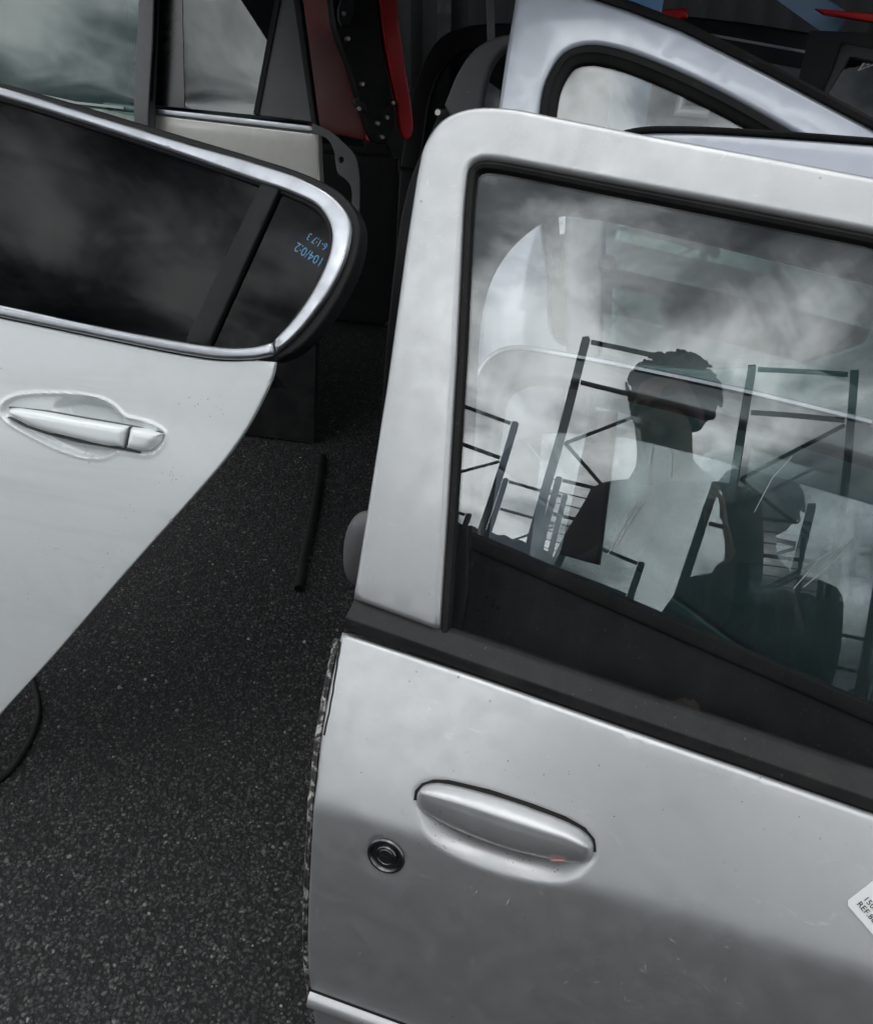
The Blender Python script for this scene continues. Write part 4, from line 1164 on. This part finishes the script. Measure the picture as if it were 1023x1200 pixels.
# ================================================================== behind the photographer
# dark corrugated fence that closes the yard
def sheet_fence(fc, ang, FH, label, loc, span):
    FN = thing('corrugated_fence', loc, label, 'fence')
    fdir = np.array([math.cos(R(ang)), math.sin(R(ang))]); fnor = np.array([-math.sin(R(ang)), math.cos(R(ang))])
    fc = np.array(fc)
    for k in range(-span, span + 1):
        V = []; F = []
        n = 40
        x0 = k * 1.0
        hh_ = FH + 0.14 * math.sin(k * 2.3)
        slope = 0.16 * math.sin(k * 4.1)
        for i in range(n + 1):
            p = fc + fdir * (x0 + 1.0 * i / n) + fnor * (0.018 * math.sin(2 * math.pi * i / 5))
            V += [(p[0], p[1], 0.02), (p[0], p[1], hh_ + slope * i / n)]
        for i in range(n): F.append((2 * i, 2 * i + 2, 2 * i + 3, 2 * i + 1))
        m0 = len(V)
        V += [(v_[0] - fnor[0] * 0.002, v_[1] - fnor[1] * 0.002, v_[2]) for v_ in V]
        F += [tuple(i + m0 for i in f[::-1]) for f in F]
        link('corrugated_panel', V, F, 'fence_dark', FN)
    for k in range(-span // 2, span // 2 + 2):
        p = fc + fdir * (k * 2.0 - 0.005) - fnor * 0.06
        beam('post', (p[0], p[1], 0), (p[0], p[1], FH - 0.05), 0.06, 0.06, 'dark_steel', FN)
sheet_fence((-0.9, -3.7), -14, 2.95, 'dark corrugated sheet fence behind the photographer, mirrored in the window', (-0.9, -3.7, 0), 7)
sheet_fence((0.0, 4.3), 0, 2.6, 'dark corrugated sheet fence added to darken the view behind the rows of doors', (0, 4.3, 0), 5)  # added to hide bright open ground and block light from behind

def rack(c, yaw, hgt, depth, length, label, mesh=True, levels=(1.55, 2.6)):
    T = thing('pallet_rack', (c[0], c[1], 0), label, 'storage rack', 'tall empty racks behind the fence')
    ex = np.array([math.cos(yaw), math.sin(yaw), 0]); ey = np.array([-math.sin(yaw), math.cos(yaw), 0]) * -1
    c = np.array([c[0], c[1], 0.0]); ez = np.array([0, 0, 1.0])
    for jj in (0, 1):
        o_ = c + ey * length * jj
        for sx in (-1, 1): beam('upright', o_ + ex * sx * depth / 2, o_ + ex * sx * depth / 2 + ez * hgt, 0.062, 0.055, 'dark_steel', T)
        for z in (hgt - 0.03, hgt - 0.50, hgt - 2.3):
            beam('cross_bar', o_ - ex * (depth / 2 - 0.05) + ez * z, o_ + ex * (depth / 2 - 0.05) + ez * z, 0.032, 0.032, 'dark_steel', T)
        z = hgt - 0.55; sgn = 1
        while z > 1.2:
            beam('diagonal', o_ + ex * sgn * (depth / 2 - 0.05) + ez * z, o_ - ex * sgn * (depth / 2 - 0.05) + ez * (z - 0.62), 0.026, 0.024, 'dark_steel', T)
            z -= 0.62; sgn = -sgn
    for z in [hgt - q for q in levels]:
        for sx in (-1, 1):
            beam('rail', c + ex * sx * depth / 2 + ez * z + ey * 0.05, c + ex * sx * depth / 2 + ez * z + ey * (length - 0.05), 0.05, 0.11, 'dark_steel', T)
        if mesh:
            for k in range(13):
                q = c + ey * (0.1 + (length - 0.2) * k / 12) + ez * (z + 0.06)
                beam('deck_wire', q - ex * (depth / 2 - 0.03), q + ex * (depth / 2 - 0.03), 0.008, 0.008, 'dark_steel', T)
    return T
def at_dir(el, az, dist):
    """point DIST metres away horizontally from the window, at a compass angle"""
    g0 = main.pt(0.33, 0.25)
    return g0[0] + dist * math.sin(R(az)), g0[1] - dist * math.cos(R(az)), g0[2] + dist * math.tan(R(el))
for az, el, dist, dep, lab in ((-24.5, 40.3, 5.6, 0.86, 'tall empty steel rack with braced end frame, left of the mirrored head'), (-9.3, 40.3, 5.6, 0.84, 'tall empty steel rack with braced end frame, right of the mirrored head')):
    x, y, z = at_dir(el, az, dist)
    rack((x, y), R(-az * -1.0), z, dep, 2.6, lab)
for az, el, dist, lab in ((-36, 33, 7.5, 'lower far rack at the left edge of the mirrored yard'), (-1, 31, 8.0, 'lower far rack at the right edge of the mirrored yard'), (-15.5, 32, 9.0, 'lower far rack between the two tall mirrored racks'), (-5.5, 29, 10.5, 'small far rack low at the right of the mirrored yard'), (-29, 29, 10.0, 'small far rack low at the left of the mirrored yard')):
    x, y, z = at_dir(el, az, dist)
    rack((x, y), R(az), z, 0.9, 2.6, lab)

# ------------------------------------------------------------------ the photographer
PR_ = thing('person', (-0.10, -0.36, 0), 'person in a dark jacket with curly hair holding a phone, mirrored in the window', 'person')
def skin_mesh(name, chains, mat, parent, sub=2, root=0):
    V = []; E_ = []; Rr = []; idx = {}
    for ch in chains:
        prev = None
        for key, p, r_ in ch:
            if key not in idx:
                idx[key] = len(V); V.append(p); Rr.append(r_ if isinstance(r_, tuple) else (r_, r_))
            if prev is not None: E_.append((prev, idx[key]))
            prev = idx[key]
    base = root_loc(parent)
    me = bpy.data.meshes.new(name)
    me.from_pydata([tuple(Vector(v_) - base) for v_ in V], E_, [])
    o = bpy.data.objects.new(name, me)
    COL.objects.link(o); o.parent = parent
    mo = o.modifiers.new('Skin', 'SKIN')
    mo.use_smooth_shade = True
    for i, sv in enumerate(me.skin_vertices[0].data):
        sv.radius = Rr[i]
        sv.use_root = (i == root)
    su = o.modifiers.new('Subsurf', 'SUBSURF'); su.levels = sub; su.render_levels = sub
    me.materials.append(MATS[mat])
    return o
px_, py_ = -0.10, -0.36
HD = (-0.105, -0.185, 1.60)
def side(sx):
    shd = (px_ + sx * 0.155, py_ + 0.02, 1.42)
    elb = (px_ + sx * 0.185, py_ + 0.10, 1.14)
    wri = (0.02 + sx * 0.075 - 0.01, -0.075, 1.215)
    return shd, elb, wri
ch = [[('pel', (px_, py_, 0.95), (0.11, 0.075)), ('wai', (px_, py_, 1.10), (0.11, 0.075)), ('che', (px_, py_ + 0.02, 1.30), (0.13, 0.09)), ('nkb', (px_, py_ + 0.06, 1.44), 0.075), ('nck', (-0.10, py_ + 0.11, 1.49), 0.055), ('hd0', (HD[0], HD[1] - 0.01, HD[2] - 0.06), (0.068, 0.080)), ('hd1', (HD[0], HD[1] - 0.005, HD[2] + 0.02), (0.076, 0.092)), ('hd2', (HD[0], HD[1] - 0.01, HD[2] + 0.085), (0.055, 0.070))],
      [('hd0', None, None), ('chin', (HD[0], HD[1] + 0.055, HD[2] - 0.095), 0.028)], [('hd1', None, None), ('nose', (HD[0], HD[1] + 0.098, HD[2] - 0.015), 0.013)]]
for sx, nmx in ((-1, 'l'), (1, 'r')):
    shd, elb, wri = side(sx)
    ch.append([('nkb', None, None), ('s' + nmx, shd, 0.062), ('e' + nmx, elb, 0.044), ('w' + nmx, wri, 0.028), ('p' + nmx, (wri[0] - sx * 0.004, wri[1] + 0.045, wri[2] + 0.035), (0.036, 0.016))])
    ch.append([('pel', None, None), ('h' + nmx, (px_ + sx * 0.095, py_, 0.84), 0.07), ('k' + nmx, (px_ + sx * 0.11, py_ + 0.02, 0.48), 0.050), ('a' + nmx, (px_ + sx * 0.12, py_ - 0.01, 0.09), 0.038), ('f' + nmx, (px_ + sx * 0.13, py_ + 0.14, 0.035), 0.03)])
    ch.append([('hd1', None, None), ('ear' + nmx, (HD[0] + sx * 0.080, HD[1] - 0.015, HD[2] - 0.005), 0.016)])
    for fi_, (dx, ln) in enumerate(((-0.026, 0.05), (-0.009, 0.058), (0.009, 0.055), (0.026, 0.043))):
        base_ = (wri[0] + sx * 0.004, wri[1] + 0.047, wri[2] + 0.035 + dx * 0.9)
        ch.append([('p' + nmx, None, None), (f'f{nmx}{fi_}a', (base_[0] - sx * 0.004, base_[1] + 0.020, base_[2] + 0.010), 0.0085), (f'f{nmx}{fi_}b', (base_[0] - sx * 0.022, base_[1] + 0.034, base_[2] + 0.014), 0.008), (f'f{nmx}{fi_}c', (base_[0] - sx * 0.036, base_[1] + 0.033, base_[2] + 0.016), 0.007)])
    ch.append([('p' + nmx, None, None), (f't{nmx}a', (wri[0] - sx * 0.02, wri[1] + 0.02, wri[2] + 0.05), 0.010), (f't{nmx}b', (wri[0] - sx * 0.035, wri[1] + 0.028, wri[2] + 0.075), 0.0085)])
known = {}
for c_ in ch:
    for i, (k_, p_, r_) in enumerate(c_):
        if p_ is not None: known[k_] = (p_, r_)
ch = [[(k_, *known[k_]) for k_, _, _ in c_] for c_ in ch]
skin_mesh('body', ch, 'skin', PR_)
jk = [[('pel', (px_, py_, 0.88), (0.165, 0.13)), ('wai', (px_, py_, 1.08), (0.155, 0.12)), ('che', (px_, py_ + 0.02, 1.30), (0.165, 0.13)), ('nkb', (px_, py_ + 0.045, 1.43), (0.11, 0.09)), ('col', (px_, py_ + 0.075, 1.475), (0.075, 0.07))]]
for sx, nmx in ((-1, 'l'), (1, 'r')):
    shd, elb, wri = side(sx)
    jk.append([jk[0][3], ('s' + nmx, shd, 0.075), ('e' + nmx, elb, 0.062), ('w' + nmx, (wri[0] + sx * 0.012, wri[1] - 0.03, wri[2] - 0.008), 0.045)])
skin_mesh('jacket', jk, 'cloth_black', PR_)
tr_ = [[('pel', (px_, py_, 0.96), (0.17, 0.12)), ('cr', (px_, py_, 0.86), (0.16, 0.115))]]
for sx, nmx in ((-1, 'l'), (1, 'r')):
    tr_.append([tr_[0][1], ('h' + nmx, (px_ + sx * 0.10, py_, 0.78), 0.105), ('k' + nmx, (px_ + sx * 0.11, py_ + 0.02, 0.48), 0.075), ('a' + nmx, (px_ + sx * 0.12, py_ - 0.01, 0.10), 0.062)])
skin_mesh('trousers', tr_, 'cloth_navy', PR_)
for sx in (-1, 1):
    skin_mesh('shoe', [[('a', (px_ + sx * 0.12, py_ - 0.05, 0.05), (0.05, 0.05)), ('b', (px_ + sx * 0.13, py_ + 0.06, 0.045), (0.048, 0.042)), ('c', (px_ + sx * 0.135, py_ + 0.16, 0.035), (0.042, 0.03))]], 'cloth_black', PR_)
# curly hair: a lumpy cap with loose curls
bm = bmesh.new()
bmesh.ops.create_icosphere(bm, subdivisions=4, radius=1.0)
rng = random.Random(8)
from mathutils import noise as mnoise
for v_ in bm.verts:
    c = v_.co.copy()
    k = 1.0 + 0.07 * mnoise.noise(c * 4.0) + 0.05 * mnoise.noise(c * 9.0)
    front = max(0.0, c.y) * max(0.0, 0.35 - c.z)
    lowr = max(0.0, -c.z - 0.1)
    s_ = k * (1 - 0.45 * lowr) * (1 - 0.9 * front)
    v_.co = Vector(HD) + Vector((c.x * 0.104 * s_, c.y * 0.112 * s_ - 0.018, c.z * 0.105 * s_ + 0.055))
bm_link('hair', bm, 'hair', PR_)
for k in range(170):
    a = rng.uniform(0, 6.28); e = math.asin(rng.uniform(0.05, 1.0))
    c = Vector((math.cos(a) * math.cos(e), math.sin(a) * math.cos(e), math.sin(e)))
    b_ = Vector(HD) + Vector((c.x * 0.098, c.y * 0.104 - 0.018, c.z * 0.10 + 0.055))
    t1_ = c.orthogonal().normalized(); t2_ = c.cross(t1_)
    pts = [b_ + c * (0.005 + 0.011 * math.sin(q * 0.9)) + (t1_ * math.cos(q * 1.5) + t2_ * math.sin(q * 1.5)) * 0.009 for q in range(6)]
    tube('curl', pts, 0.0030, 'hair', PR_, n=5, smooth=3)
PHN = thing('phone', (0.0, -0.03, 1.19), 'dark slab phone held up in both hands by the person', 'phone')
pu, pf_ = np.array(up), -np.array(fw)
pc = np.array([0.012, 0, CAM_H]) - np.array(fw) * 0.016 - pu * 0.055
beam('body', pc - pu * 0.075, pc + pu * 0.075, 0.072, 0.008, 'gloss_black', PHN, ref=tuple(-pf_), bev=0.003)
